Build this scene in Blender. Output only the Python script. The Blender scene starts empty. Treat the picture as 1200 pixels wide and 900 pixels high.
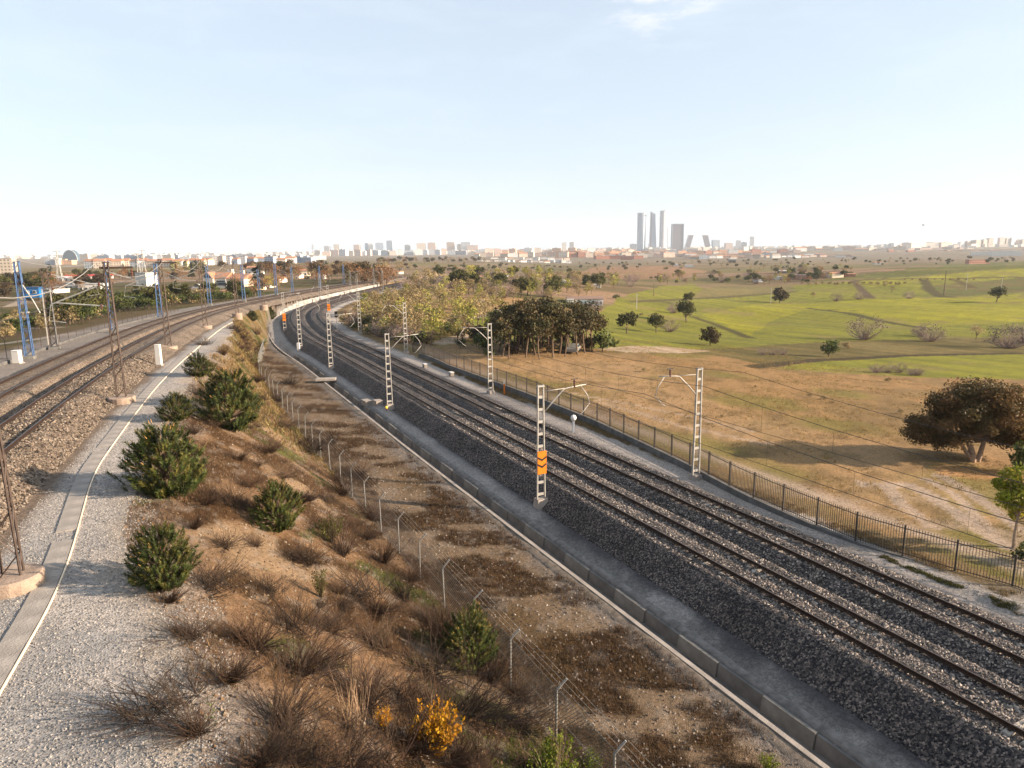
import bpy, math, random
import numpy as np
from mathutils import Matrix, Vector
R_ = random.Random(7)
NR = np.random.RandomState(11)
scene = bpy.context.scene
col = scene.collection

# ------------------------------------------------------------------ camera, light, sky
CAMZ = 15.5
F, HOR, ROLL = 826.0, 292.0, 0.012
PITCH = math.atan((450 - HOR) / F)
cp, sp, cr, sr = math.cos(PITCH), math.sin(PITCH), math.cos(ROLL), math.sin(ROLL)
cam = bpy.data.cameras.new("camera")
cam.sensor_width = 36.0
cam.lens = 36.0 * F / 1200.0
cam.clip_start, cam.clip_end = 0.5, 60000
camo = bpy.data.objects.new("camera", cam)
rx, ux, fx = Vector((1, 0, 0)), Vector((0, sp, cp)), Vector((0, cp, -sp))
cR, cU = rx * cr - ux * sr, rx * sr + ux * cr
M = Matrix.Identity(4)
for i in range(3):
    M[i][0], M[i][1], M[i][2] = cR[i], cU[i], -fx[i]
M[2][3] = CAMZ
camo.matrix_world = M
col.objects.link(camo)
scene.camera = camo

SUN_EL, SUN_AZ = math.radians(18.5), math.radians(98.0)      # azimuth clockwise from +Y
sdir = Vector((math.sin(SUN_AZ) * math.cos(SUN_EL), math.cos(SUN_AZ) * math.cos(SUN_EL), math.sin(SUN_EL)))
sun = bpy.data.lights.new("sun", 'SUN')
sun.energy, sun.angle, sun.color = 5.0, math.radians(0.6), (1.0, 0.80, 0.60)
suno = bpy.data.objects.new("sun", sun)
suno.rotation_euler = (-sdir).to_track_quat('-Z', 'Y').to_euler()
suno.location = (60, -20, 80)
col.objects.link(suno)

world = bpy.data.worlds.new("World")
scene.world = world
world.use_nodes = True
wn, wl = world.node_tree.nodes, world.node_tree.links
wn.clear()
wo = wn.new('ShaderNodeOutputWorld'); wb = wn.new('ShaderNodeBackground')
sky = wn.new('ShaderNodeTexSky')
sky.sky_type = 'NISHITA'; sky.sun_disc = False
sky.sun_elevation, sky.sun_rotation = SUN_EL, SUN_AZ
sky.altitude, sky.air_density, sky.dust_density, sky.ozone_density = 600, 1.0, 3.2, 1.0
# thin high cloud: a little white veil over the sky
tc = wn.new('ShaderNodeTexCoord'); mp = wn.new('ShaderNodeMapping')
mp.inputs['Scale'].default_value = (1.6, 1.6, 7.0)
nz = wn.new('ShaderNodeTexNoise'); nz.inputs['Scale'].default_value = 2.3; nz.inputs['Detail'].default_value = 7; nz.inputs['Roughness'].default_value = 0.62
rp = wn.new('ShaderNodeValToRGB'); rp.color_ramp.elements[0].position = 0.46; rp.color_ramp.elements[1].position = 0.80
rp.color_ramp.elements[0].color = (0.58, 0.58, 0.58, 1); rp.color_ramp.elements[1].color = (0.80, 0.80, 0.80, 1)
mx = wn.new('ShaderNodeMixRGB'); mx.inputs[2].default_value = (3.9, 4.4, 4.95, 1)
wl.new(tc.outputs['Generated'], mp.inputs[0]); wl.new(mp.outputs[0], nz.inputs[0]); wl.new(nz.outputs[0], rp.inputs[0])
# one small fair-weather cloud high over the middle of the view
cd = wn.new('ShaderNodeVectorMath'); cd.operation = 'DOT_PRODUCT'; cd.inputs[1].default_value = (0.185, 0.924, 0.335)
nm = wn.new('ShaderNodeVectorMath'); nm.operation = 'NORMALIZE'
cm = wn.new('ShaderNodeMapRange'); cm.interpolation_type = 'SMOOTHSTEP'; cm.inputs[1].default_value = .9945; cm.inputs[2].default_value = .9998; cm.inputs[4].default_value = .7
n2_ = wn.new('ShaderNodeTexNoise'); n2_.inputs['Scale'].default_value = 14; n2_.inputs['Detail'].default_value = 8; n2_.inputs['Roughness'].default_value = .65
m2_ = wn.new('ShaderNodeMapping'); m2_.inputs['Scale'].default_value = (1, 1, 3.5)
r2_ = wn.new('ShaderNodeMapRange'); r2_.interpolation_type = 'SMOOTHSTEP'; r2_.inputs[1].default_value = .47; r2_.inputs[2].default_value = .68
mu_ = wn.new('ShaderNodeMath'); mu_.operation = 'MULTIPLY'; mx2 = wn.new('ShaderNodeMixRGB'); mx2.inputs[2].default_value = (4.9, 4.9, 4.95, 1)
wl.new(tc.outputs['Generated'], nm.inputs[0]); wl.new(nm.outputs[0], cd.inputs[0]); wl.new(cd.outputs['Value'], cm.inputs[0]); wl.new(nm.outputs[0], m2_.inputs[0]); wl.new(m2_.outputs[0], n2_.inputs[0])
wl.new(n2_.outputs[0], r2_.inputs[0]); wl.new(cm.outputs[0], mu_.inputs[0]); wl.new(r2_.outputs[0], mu_.inputs[1]); wl.new(mu_.outputs[0], mx2.inputs[0])
wl.new(rp.outputs[0], mx.inputs[0]); wl.new(sky.outputs[0], mx.inputs[1]); wl.new(mx.outputs[0], mx2.inputs[1]); wl.new(mx2.outputs[0], wb.inputs[0])
wb.inputs[1].default_value = 0.075
wl.new(wb.outputs[0], wo.inputs[0])
scene.view_settings.view_transform = 'Standard'
scene.view_settings.look = 'None'
scene.view_settings.exposure = 1.57
scene.view_settings.gamma = 1.0
scene.cycles.use_denoising = True
scene.cycles.max_bounces = 5
scene.cycles.volume_bounces = 1
scene.cycles.diffuse_bounces = 2
scene.cycles.transparent_max_bounces = 6

# ------------------------------------------------------------------ helpers
def tag(o, label=None, cat=None, group=None, kind=None):
    if label: o['label'] = label
    if cat: o['category'] = cat
    if group: o['group'] = group
    if kind: o['kind'] = kind
    return o

def empty(name, loc, rz=0.0, sc=1.0):
    o = bpy.data.objects.new(name, None)
    o.empty_display_size = 0.3
    o.location = loc; o.rotation_euler = (0, 0, rz); o.scale = (sc, sc, sc)
    col.objects.link(o)
    return o

def put(name, me, parent=None, loc=(0, 0, 0), rz=0.0, sc=1.0):
    o = bpy.data.objects.new(name, me)
    o.parent = parent
    o.location = loc; o.rotation_euler = (0, 0, rz)
    o.scale = (sc, sc, sc) if not isinstance(sc, tuple) else sc
    col.objects.link(o)
    return o

def kids(o):
    return list(o.children)

def copy_tree(o, parent=None):
    c = o.copy(); col.objects.link(c); c.parent = parent
    for ch in kids(o):
        copy_tree(ch, c)
    return c

class MB:
    """collects triangles/quads; build() makes one mesh"""
    def __init__(s):
        s.V, s.Q, s.T, s.C, s.n = [], [], [], [], 0
    def add(s, V, Q=None, T=None, c=None):
        V = np.asarray(V, float).reshape(-1, 3)
        if Q is not None and len(Q): s.Q.append(np.asarray(Q, int).reshape(-1, 4) + s.n)
        if T is not None and len(T): s.T.append(np.asarray(T, int).reshape(-1, 3) + s.n)
        s.V.append(V)
        cc = np.empty((len(V), 3)); cc[:] = (1, 1, 1) if c is None else c
        s.C.append(cc)
        s.n += len(V)
        return s
    def box(s, c, d, rz=0.0, col_=None, top=1.0):
        x, y, z = d[0] / 2, d[1] / 2, d[2] / 2
        P = np.array([(-x, -y, -z), (x, -y, -z), (x, y, -z), (-x, y, -z), (-x * top, -y * top, z), (x * top, -y * top, z), (x * top, y * top, z), (-x * top, y * top, z)])
        if rz:
            a, b = math.cos(rz), math.sin(rz)
            P = np.stack([P[:, 0] * a - P[:, 1] * b, P[:, 0] * b + P[:, 1] * a, P[:, 2]], 1)
        s.add(P + np.array(c), [(0, 3, 2, 1), (4, 5, 6, 7), (0, 1, 5, 4), (1, 2, 6, 5), (2, 3, 7, 6), (3, 0, 4, 7)], c=col_)
        return s
    def tube(s, pts, r, n=5, cap=True, c=None):
        pts = np.asarray(pts, float); k = len(pts)
        r = np.full(k, r, float) if np.isscalar(r) else np.asarray(r, float)
        tg = np.gradient(pts, axis=0); tg /= np.linalg.norm(tg, axis=1)[:, None] + 1e-9
        ref = np.array([0, 0, 1.0]) if abs(tg[:, 2]).mean() < 0.85 else np.array([1.0, 0, 0])
        a = np.cross(tg, ref); a /= np.linalg.norm(a, axis=1)[:, None] + 1e-9
        b = np.cross(tg, a)
        th = np.arange(n) * 2 * math.pi / n
        V = (pts[:, None] + r[:, None, None] * (np.cos(th)[None, :, None] * a[:, None] + np.sin(th)[None, :, None] * b[:, None])).reshape(-1, 3)
        i, j = np.meshgrid(np.arange(k - 1), np.arange(n), indexing='ij')
        jn = (j + 1) % n
        Q = np.stack([i * n + j, (i + 1) * n + j, (i + 1) * n + jn, i * n + jn], -1).reshape(-1, 4)
        T = []
        if cap:
            for q in range(1, n - 1):
                T.append((0, q, q + 1)); e = (k - 1) * n; T.append((e, e + q + 1, e + q))
        s.add(V, Q, T, c)
        return s
    def bar(s, p0, p1, r, n=4, c=None):
        return s.tube([p0, p1], r, n, True, c)
    def lathe(s, prof, n=14, c=None, o=(0, 0, 0)):
        prof = np.asarray(prof, float); k = len(prof)
        th = np.arange(n) * 2 * math.pi / n
        V = np.stack([prof[:, 0][:, None] * np.cos(th), prof[:, 0][:, None] * np.sin(th), np.repeat(prof[:, 1][:, None], n, 1)], -1).reshape(-1, 3) + np.array(o)
        i, j = np.meshgrid(np.arange(k - 1), np.arange(n), indexing='ij'); jn = (j + 1) % n
        Q = np.stack([i * n + j, i * n + jn, (i + 1) * n + jn, (i + 1) * n + j], -1).reshape(-1, 4)
        T = [(e0, e0 + q + 1, e0 + q) if e0 == 0 else (e0, e0 + q, e0 + q + 1) for e0 in (0, (k - 1) * n) for q in range(1, n - 1)]
        s.add(V, Q, T, c)
        return s
    def prism(s, poly, z0, z1, c=None, plane='xy', off=0.0):
        """convex polygon extruded; plane 'xy' up, or 'xz' along y"""
        n = len(poly); P = np.asarray(poly, float)
        if plane == 'xy':
            V = np.concatenate([np.c_[P, np.full(n, z0)], np.c_[P, np.full(n, z1)]])
        elif plane == 'xz':
            V = np.concatenate([np.c_[P[:, 0], np.full(n, z0), P[:, 1]], np.c_[P[:, 0], np.full(n, z1), P[:, 1]]])
        else:
            V = np.concatenate([np.c_[np.full(n, z0), P], np.c_[np.full(n, z1), P]])
        Q = [(i, (i + 1) % n, n + (i + 1) % n, n + i) for i in range(n)]
        T = [(0, i + 1, i) for i in range(1, n - 1)] + [(n, n + i, n + i + 1) for i in range(1, n - 1)]
        s.add(V, Q, T, c)
        return s
    def mesh(s, name, mat, smooth=False, attr=False):
        V = np.concatenate(s.V) if s.V else np.zeros((0, 3))
        Q = np.concatenate(s.Q) if s.Q else np.zeros((0, 4), int)
        T = np.concatenate(s.T) if s.T else np.zeros((0, 3), int)
        me = bpy.data.meshes.new(name)
        me.vertices.add(len(V)); me.vertices.foreach_set('co', V.ravel())
        nl = len(Q) * 4 + len(T) * 3
        me.loops.add(nl)
        me.loops.foreach_set('vertex_index', np.concatenate([Q.ravel(), T.ravel()]).astype(np.int32))
        npoly = len(Q) + len(T)
        me.polygons.add(npoly)
        ls = np.concatenate([np.arange(len(Q)) * 4, len(Q) * 4 + np.arange(len(T)) * 3]).astype(np.int32)
        me.polygons.foreach_set('loop_start', ls)
        me.update(calc_edges=True); me.validate()
        me.polygons.foreach_set('use_smooth', np.full(len(me.polygons), bool(smooth)))
        if attr:
            a = me.color_attributes.new('Col', 'FLOAT_COLOR', 'POINT')
            C = np.concatenate(s.C); a.data.foreach_set('color', np.c_[C, np.ones(len(C))].astype(np.float32).ravel())
        if mat: me.materials.append(mat)
        return me
    def build(s, name, mat, parent=None, loc=(0, 0, 0), rz=0.0, smooth=False, attr=False):
        return put(name, s.mesh(name, mat, smooth, attr), parent, loc, rz)

# value noise -------------------------------------------------------
_LAT = NR.rand(256, 256)
def vnoise(x, y):
    xi, yi = np.floor(x).astype(int), np.floor(y).astype(int)
    fx_, fy_ = x - xi, y - yi
    fx_, fy_ = fx_ * fx_ * (3 - 2 * fx_), fy_ * fy_ * (3 - 2 * fy_)
    g = lambda a, b: _LAT[a & 255, b & 255]
    return (g(xi, yi) * (1 - fx_) + g(xi + 1, yi) * fx_) * (1 - fy_) + (g(xi, yi + 1) * (1 - fx_) + g(xi + 1, yi + 1) * fx_) * fy_
def fbm(x, y, o=4, g=0.5):
    s, a, t = 0.0, 1.0, 0.0
    for i in range(o):
        s = s + a * vnoise(x * 2 ** i + 17.3 * i, y * 2 ** i + 9.1 * i); t += a; a *= g
    return s / t
def sm(a, b, x):
    t = np.clip((x - a) / (b - a + 1e-12), 0, 1)
    return t * t * (3 - 2 * t)
def mixc(a, b, t):
    return a * (1 - t[:, None]) + np.asarray(b, float) * t[:, None]

# ------------------------------------------------------------------ the two railway lines in plan
_yd = np.arange(-120, 9000, 0.5)
def _curve(pts):
    p = np.array(pts, float)
    x = np.interp(_yd, p[:, 0], p[:, 1])
    for w in (29, 21):
        k = np.ones(w) / w
        xp = np.concatenate([x[0] + (np.arange(-w, 0)) * (x[1] - x[0]), x, np.full(w, x[-1])])
        x = np.convolve(xp, k, 'same')[w:-w]
    return x
_XR = _curve([(-200, 130), (-30, 45), (0, 30), (60, 0), (86, -12.6), (111, -24.9), (129, -34.6), (147, -42.0), (164, -48), (172, -50.2), (185, -53), (202, -54.4), (217, -54.2), (245, -52.6), (290, -50.0), (340, -46), (420, -36), (9000, -36)])
_XL = _curve([(-200, 57), (-30, -4.6), (0, -15.2), (20, -22.4), (36.5, -28.5), (50.6, -33.4), (72, -39.6), (92, -45.6), (106, -49.4), (123, -54.0), (150, -60.6), (175, -65.2), (200, -67.6), (219, -67.8), (260, -66.5), (331, -62), (420, -52), (9000, -52)])
_SR, _SL = np.gradient(_XR, 0.5), np.gradient(_XL, 0.5)
XR = lambda y: np.interp(y, _yd, _XR)
XL = lambda y: np.interp(y, _yd, _XL)
cosR = lambda y: 1 / np.sqrt(1 + np.interp(y, _yd, _SR) ** 2)
cosL = lambda y: 1 / np.sqrt(1 + np.interp(y, _yd, _SL) ** 2)
zR = lambda y: 1.4 * sm(80, 260, y)
zL = lambda y: 6.8 - 3.9 * sm(60, 215, y) - 0.7 * sm(200, 320, y)
def onR(y, d, dz=0.0):
    c = cosR(y); s = np.interp(y, _yd, _SR)
    return np.array([XR(y) + d * c, y - d * s * c, zR(y) + dz])
def onL(y, d, dz=0.0):
    c = cosL(y); s = np.interp(y, _yd, _SL)
    return np.array([XL(y) + d * c, y - d * s * c, zL(y) + dz])
dRf = lambda x, y: (x - XR(y)) * cosR(y)
dLf = lambda x, y: (x - XL(y)) * cosL(y)
angR = lambda y: math.atan2(1.0, float(np.interp(y, _yd, _SR)))
angL = lambda y: math.atan2(1.0, float(np.interp(y, _yd, _SL)))

# ------------------------------------------------------------------ lie of the land
_PR = np.array([(0, -.7), (25, -.8), (40, -1.2), (70, -2.2), (140, -5.8), (210, -9.5), (300, -12), (400, -13.5), (700, -14.5), (1200, -14), (2000, -10), (3000, -8), (6000, -3), (8000, -1), (30000, -1)])
_PL = np.array([(0, 5.6), (60, 5), (100, 3), (200, 1.5), (300, 1.0), (600, -1), (1500, -5), (3000, -8), (6000, -3), (9000, 0), (30000, 0)])
_KR = np.array([(-16.2, -1.0), (-14.5, -1.35), (-11, -1.6), (-8.6, -1.66), (-8.45, -2.7), (-7.3, -2.7), (-7.15, -1.62), (-6.6, -1.50), (-5.6, -1.30), (-5.0, -1.7), (4.0, -1.3), (4.6, -.62), (8.5, -.62)])
fenceB = lambda y: 16.2 - 7.6 * sm(88, 142, y)
edgeA = lambda y: 9.2 + 3.4 * (1 - sm(12, 25, y)) - 3.8 * sm(85, 130, y)
def zt(x, y, rough=True):
    x = np.asarray(x, float); y = np.asarray(y, float)
    yc = np.clip(y, -110, 8900)
    r = np.hypot(x, y)
    dR, dL = dRf(x, yc), dLf(x, yc)
    zr, zl = zR(yc), zL(yc)
    pr = np.interp(r, _PR[:, 0], _PR[:, 1]); pl = np.interp(r, _PL[:, 0], _PL[:, 1])
    pr = pr + 10.5 * np.exp(-(((x - 420) / 210) ** 2 + ((y - 640) / 90) ** 2)) + 5 * np.exp(-(((x - 60) / 160) ** 2 + ((y - 760) / 110) ** 2))
    if rough:
        fr = sm(60, 400, r)
        un = (fbm(x / 130 + 3, y / 130, 3) - .5) * 5.0 * fr
        pr = pr + un; pl = pl + un * .6
    # corridor of the lower line
    kr = np.interp(dR, _KR[:, 0], _KR[:, 1]) + zr
    fade = sm(105, 150, yc)
    kr = np.where((dR < -7.1) & (dR > -8.7), kr * (1 - fade) + (zr - 1.5) * fade, kr)
    # right of it
    W = 32 + 0.42 * np.clip(yc, 0, 450)
    right = (zr - .62) + (pr - (zr - .62)) * sm(8.5, 8.5 + W, dR)
    # left line
    left = (zl - .85) + (pl - (zl - .85)) * sm(-9, -45, dL)
    # slope between the lines
    xA = XL(yc) + edgeA(yc) / cosL(yc)
    xB = XR(yc) - fenceB(yc) / cosR(yc)
    t = np.clip((x - xA) / np.maximum(xB - xA, .6), 0, 1)
    zB = np.interp(-fenceB(yc), _KR[:, 0], _KR[:, 1]) + zr
    slope = (zl - .85) + (zB - (zl - .85)) * (t ** 1.15 * .75 + sm(0, 1, t) * .25)
    z = np.where(x < xA, left, np.where(x < xB, slope, np.where(dR < 8.5, kr, right)))
    z = np.where((dL > -5.0) & (dL < 5.0) & (x < xA), zl - 1.3, z)
    ff = sm(400, 700, yc)
    z = z * (1 - ff) + (pl + (pr - pl) * sm(-160, 120, x - XR(yc))) * ff
    if rough:
        nr = 1 - sm(90, 220, r)
        on_slope = ((x > xA) & (x < xB)) * sm(0, .08, t)
        strip = (dR > -16.3) & (dR < -9.0)
        fld = sm(9.5, 14, dR)
        amp = .34 * on_slope + .16 * strip + .30 * fld
        z = z + amp * nr * (fbm(x / 2.1, y / 2.1, 4, .55) - .5)
        z = z + .05 * nr * (on_slope + strip) * (fbm(x / .35, y / .35, 2) - .5)
        # crusty spoil heaped along the right-hand fence
        md = np.exp(-((dR - 6.35) / .42) ** 2) * sm(33, 27, yc) * sm(-8, 6, yc)
        z = z + md * .42 * (0.35 + fbm(x / .8, y / .8, 3))
    return z

def rays(P):
    P = np.asarray(P, float).reshape(-1, 2)
    u, v = (P[:, 0] - 600) / F, (450 - P[:, 1]) / F
    Rr, U = u * cr + v * sr, -u * sr + v * cr
    return np.stack([Rr, cp + U * sp, -sp + U * cp], 1)
_T = np.geomspace(9, 14000, 700)
def G(P, rough=True):
    """where sight lines through those picture points meet the land"""
    D = rays(P); out = []
    for d in D:
        t = _T / math.hypot(d[0], d[1])
        x, y, z = d[0] * t, d[1] * t, CAMZ + d[2] * t
        g = zt(x, y, rough)
        below = np.nonzero(z < g)[0]
        if len(below) == 0: i = len(t) - 1
        else: i = max(below[0], 1)
        a, b = z[i - 1] - g[i - 1], z[i] - g[i]
        f = a / (a - b) if a != b else 0
        f = min(max(f, 0), 1)
        tt = t[i - 1] + f * (t[i] - t[i - 1])
        xx, yy = d[0] * tt, d[1] * tt
        out.append((xx, yy, float(zt(np.array([xx]), np.array([yy]), rough)[0])))
    return np.array(out)
def at_range(px, dist):
    d = rays([(px, 300)])[0]; k = dist / d[1]
    x, y = d[0] * k, dist
    return np.array([x, y, float(zt(np.array([x]), np.array([y]))[0])])
def z_at(px, py, dist):
    d = rays([(px, py)])[0]
    return CAMZ + d[2] * dist / d[1]
def inpoly(x, y, poly):
    ins = np.zeros(len(x), bool); n = len(poly)
    for i in range(n):
        x1, y1 = poly[i][:2]; x2, y2 = poly[(i + 1) % n][:2]
        c = ((y1 > y) != (y2 > y)) & (x < (x2 - x1) * (y - y1) / (y2 - y1 + 1e-12) + x1)
        ins ^= c
    return ins

# ------------------------------------------------------------------ materials
def nodes(name):
    m = bpy.data.materials.new(name); m.use_nodes = True
    nt = m.node_tree
    return m, nt.nodes, nt.links, nt.nodes['Principled BSDF']
def mat(name, c, rough=.7, metal=0.0, var=.18, scale=3.0, bump=0.0, bscale=20.0, spec=.3):
    m, n, l, b = nodes(name)
    tc = n.new('ShaderNodeTexCoord'); nz = n.new('ShaderNodeTexNoise'); nz.inputs['Scale'].default_value = scale; nz.inputs['Detail'].default_value = 6
    mr = n.new('ShaderNodeMapRange'); mr.inputs[1].default_value = .3; mr.inputs[2].default_value = .7; mr.inputs[3].default_value = 1 - var; mr.inputs[4].default_value = 1 + var
    vm = n.new('ShaderNodeVectorMath'); vm.operation = 'SCALE'; vm.inputs[0].default_value = c[:3]
    l.new(tc.outputs['Object'], nz.inputs[0]); l.new(nz.outputs[0], mr.inputs[0]); l.new(mr.outputs[0], vm.inputs['Scale']); l.new(vm.outputs[0], b.inputs['Base Color'])
    b.inputs['Roughness'].default_value = rough; b.inputs['Metallic'].default_value = metal
    b.inputs['Specular IOR Level'].default_value = spec
    if bump:
        n2 = n.new('ShaderNodeTexNoise'); n2.inputs['Scale'].default_value = bscale; n2.inputs['Detail'].default_value = 5
        bp = n.new('ShaderNodeBump'); bp.inputs['Strength'].default_value = bump; bp.inputs['Distance'].default_value = .05
        l.new(tc.outputs['Object'], n2.inputs[0]); l.new(n2.outputs[0], bp.inputs['Height']); l.new(bp.outputs[0], b.inputs['Normal'])
    return m
def leafmat(name, gain=1.0, trans=.25, rough=.6):
    m, n, l, b = nodes(name)
    a = n.new('ShaderNodeAttribute'); a.attribute_name = 'Col'
    oi = n.new('ShaderNodeObjectInfo'); mr = n.new('ShaderNodeMapRange'); mr.inputs[3].default_value = .75 * gain; mr.inputs[4].default_value = 1.25 * gain
    vm = n.new('ShaderNodeVectorMath'); vm.operation = 'SCALE'
    l.new(oi.outputs['Random'], mr.inputs[0]); l.new(a.outputs['Color'], vm.inputs[0]); l.new(mr.outputs[0], vm.inputs['Scale'])
    l.new(vm.outputs[0], b.inputs['Base Color'])
    b.inputs['Roughness'].default_value = rough; b.inputs['Specular IOR Level'].default_value = .2
    if trans:
        t = n.new('ShaderNodeBsdfTranslucent'); ms = n.new('ShaderNodeMixShader'); ms.inputs[0].default_value = trans
        l.new(vm.outputs[0], t.inputs[0]); l.new(b.outputs[0], ms.inputs[1]); l.new(t.outputs[0], ms.inputs[2])
        l.new(ms.outputs[0], n['Material Output'].inputs[0])
    return m
def ballast_mat(name, cols, scale=13.0, bump=.7):
    m, n, l, b = nodes(name)
    tc = n.new('ShaderNodeTexCoord')
    v = n.new('ShaderNodeTexVoronoi'); v.inputs['Scale'].default_value = scale
    sx = n.new('ShaderNodeSeparateColor'); r = n.new('ShaderNodeValToRGB')
    r.color_ramp.interpolation = 'LINEAR'
    while len(r.color_ramp.elements) < len(cols): r.color_ramp.elements.new(.5)
    for i, c in enumerate(cols):
        r.color_ramp.elements[i].position = i / (len(cols) - 1); r.color_ramp.elements[i].color = (*c, 1)
    nz = n.new('ShaderNodeTexNoise'); nz.inputs['Scale'].default_value = .35; nz.inputs['Detail'].default_value = 5
    mr = n.new('ShaderNodeMapRange'); mr.inputs[1].default_value = .3; mr.inputs[2].default_value = .7; mr.inputs[3].default_value = .75; mr.inputs[4].default_value = 1.25
    vm = n.new('ShaderNodeVectorMath'); vm.operation = 'SCALE'
    l.new(tc.outputs['Object'], v.inputs['Vector']); l.new(tc.outputs['Object'], nz.inputs[0])
    l.new(v.outputs['Color'], sx.inputs[0]); l.new(sx.outputs[0], r.inputs[0]); l.new(nz.outputs[0], mr.inputs[0])
    l.new(r.outputs[0], vm.inputs[0]); l.new(mr.outputs[0], vm.inputs['Scale']); l.new(vm.outputs[0], b.inputs['Base Color'])
    bp = n.new('ShaderNodeBump'); bp.inputs['Strength'].default_value = bump; bp.inputs['Distance'].default_value = .07; bp.invert = True
    l.new(v.outputs['Distance'], bp.inputs['Height']); l.new(bp.outputs[0], b.inputs['Normal'])
    b.inputs['Roughness'].default_value = .85; b.inputs['Specular IOR Level'].default_value = .2
    return m
def wallmat(name, c, wx=3.4, wz=3.1, dark=.45, fx=.5, fz=.5, rough=.7):
    """plaster or brick with rows of openings, for buildings too far off to model each window"""
    m, n, l, b = nodes(name)
    tc = n.new('ShaderNodeTexCoord'); s = n.new('ShaderNodeSeparateXYZ'); l.new(tc.outputs['Object'], s.inputs[0])
    def math_(op, a, bv=None):
        q = n.new('ShaderNodeMath'); q.operation = op
        for k, vv in enumerate((a, bv)):
            if vv is None: continue
            if isinstance(vv, (int, float)): q.inputs[k].default_value = vv
            else: l.new(vv, q.inputs[k])
        return q.outputs[0]
    xy = math_('ADD', s.outputs[0], s.outputs[1])
    mxx = math_('GREATER_THAN', math_('FRACT', math_('DIVIDE', xy, wx)), fx)
    mz = math_('GREATER_THAN', math_('FRACT', math_('DIVIDE', s.outputs[2], wz)), fz)
    mk = math_('MULTIPLY', mxx, mz)
    nz = n.new('ShaderNodeTexNoise'); nz.inputs['Scale'].default_value = .15
    l.new(tc.outputs['Object'], nz.inputs[0])
    oi = n.new('ShaderNodeObjectInfo')
    vv = math_('ADD', math_('MULTIPLY', oi.outputs['Random'], .4), math_('ADD', .6, math_('MULTIPLY', nz.outputs[0], .4)))
    vm = n.new('ShaderNodeVectorMath'); vm.operation = 'SCALE'; vm.inputs[0].default_value = c; l.new(vv, vm.inputs['Scale'])
    mxn = n.new('ShaderNodeMixRGB'); mxn.inputs[2].default_value = (c[0] * dark * .8, c[1] * dark * .9, c[2] * dark, 1)
    l.new(mk, mxn.inputs[0]); l.new(vm.outputs[0], mxn.inputs[1]); l.new(mxn.outputs[0], b.inputs['Base Color'])
    b.inputs['Roughness'].default_value = rough
    return m
MT = {}
MT['ballastR'] = ballast_mat('ballast_grey', [(.008, .008, .010), (.021, .020, .022), (.048, .042, .041), (.09, .075, .067), (.24, .195, .165)], 15.0)
MT['ballastL'] = ballast_mat('ballast_tan', [(.025, .019, .015), (.08, .06, .045), (.145, .108, .08), (.19, .145, .105), (.29, .235, .18)], 14.0)
MT['rail'] = mat('rail_rust', (.035, .02, .013), .55, .3, .3, 6)
MT['railtop'] = mat('rail_worn_steel', (.09, .07, .06), .45, .6, .2, 6)
MT['sleeper'] = mat('sleeper_concrete', (.33, .29, .25), .85, 0, .25, 5, .4, 30)
MT['concrete'] = mat('concrete', (.135, .13, .12), .85, 0, .28, 1.6, .4, 14)
MT['concdark'] = mat('weathered_concrete', (.10, .096, .092), .9, 0, .35, 1.3, .5, 12)
MT['conclight'] = mat('pale_concrete', (.27, .235, .205), .85, 0, .22, 1.2, .4, 14)
MT['footing'] = mat('cast_footing', (.26, .195, .15), .85, 0, .25, 2.5, .5, 14)
MT['white'] = mat('white_paint', (.62, .61, .59), .5, 0, .08, 2)
MT['galv'] = mat('galvanised_steel', (.33, .315, .29), .5, .25, .15, 3)
MT['galvdull'] = mat('dull_galvanised_steel', (.29, .29, .28), .5, .4, .15, 3)
MT['brownsteel'] = mat('brown_painted_steel', (.05, .034, .027), .6, .1, .3, 4)
MT['bluesteel'] = mat('blue_painted_steel', (.025, .07, .17), .5, .1, .15, 3)
MT['darksteel'] = mat('dark_fence_steel', (.05, .042, .036), .6, .2, .25, 3)
MT['wire'] = mat('wire', (.06, .055, .05), .5, .3, .1)
MT['wirelight'] = mat('bright_wire', (.4, .37, .33), .4, .5, .1)
MT['orange'] = mat('orange_board', (.56, .15, .006), .5, 0, .08, 3)
MT['black'] = mat('black_paint', (.015, .014, .013), .5, 0, .1)
MT['insul'] = mat('brown_insulator', (.10, .045, .03), .25, 0, .1)
MT['amber'] = mat('amber_lens', (.9, .55, .05), .3, 0, .05)
MT['bark'] = mat('bark', (.13, .09, .06), .9, 0, .3, 6, .5, 20)
MT['barkpale'] = mat('pale_bark', (.30, .22, .16), .9, 0, .3, 6, .5, 20)
MT['parapet'] = mat('parapet_paint', (.30, .29, .275), .8, 0, .3, .35)
MT['pathslab'] = mat('trough_cover', (.25, .225, .20), .9, 0, .25, 1.5, .4, 16)
MT['leaf'] = leafmat('leaves', .85, .3)
MT['needle'] = leafmat('needles', .85, .18)
MT['twig'] = leafmat('twigs', .8, 0.0, .8)
MT['grass'] = leafmat('grass', .8, .2, .8)
MT['stone'] = leafmat('stones', 1.0, 0.0, .85)
MT['glass'] = mat('window_glass', (.05, .07, .09), .12, 0, .1)
MT['roof'] = mat('clay_roof', (.34, .17, .10), .85, 0, .25, 1.5)
MT['roofgrey'] = mat('grey_roof', (.35, .34, .33), .8, 0, .2, .5)
MT['cream'] = mat('cream_plaster', (.70, .58, .44), .85, 0, .12, .5)
MT['whitewall'] = mat('white_plaster', (.62, .59, .54), .85, 0, .10, .5)
MT['bluewall'] = mat('pale_blue_plaster', (.62, .68, .76), .85, 0, .10, .5)

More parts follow.
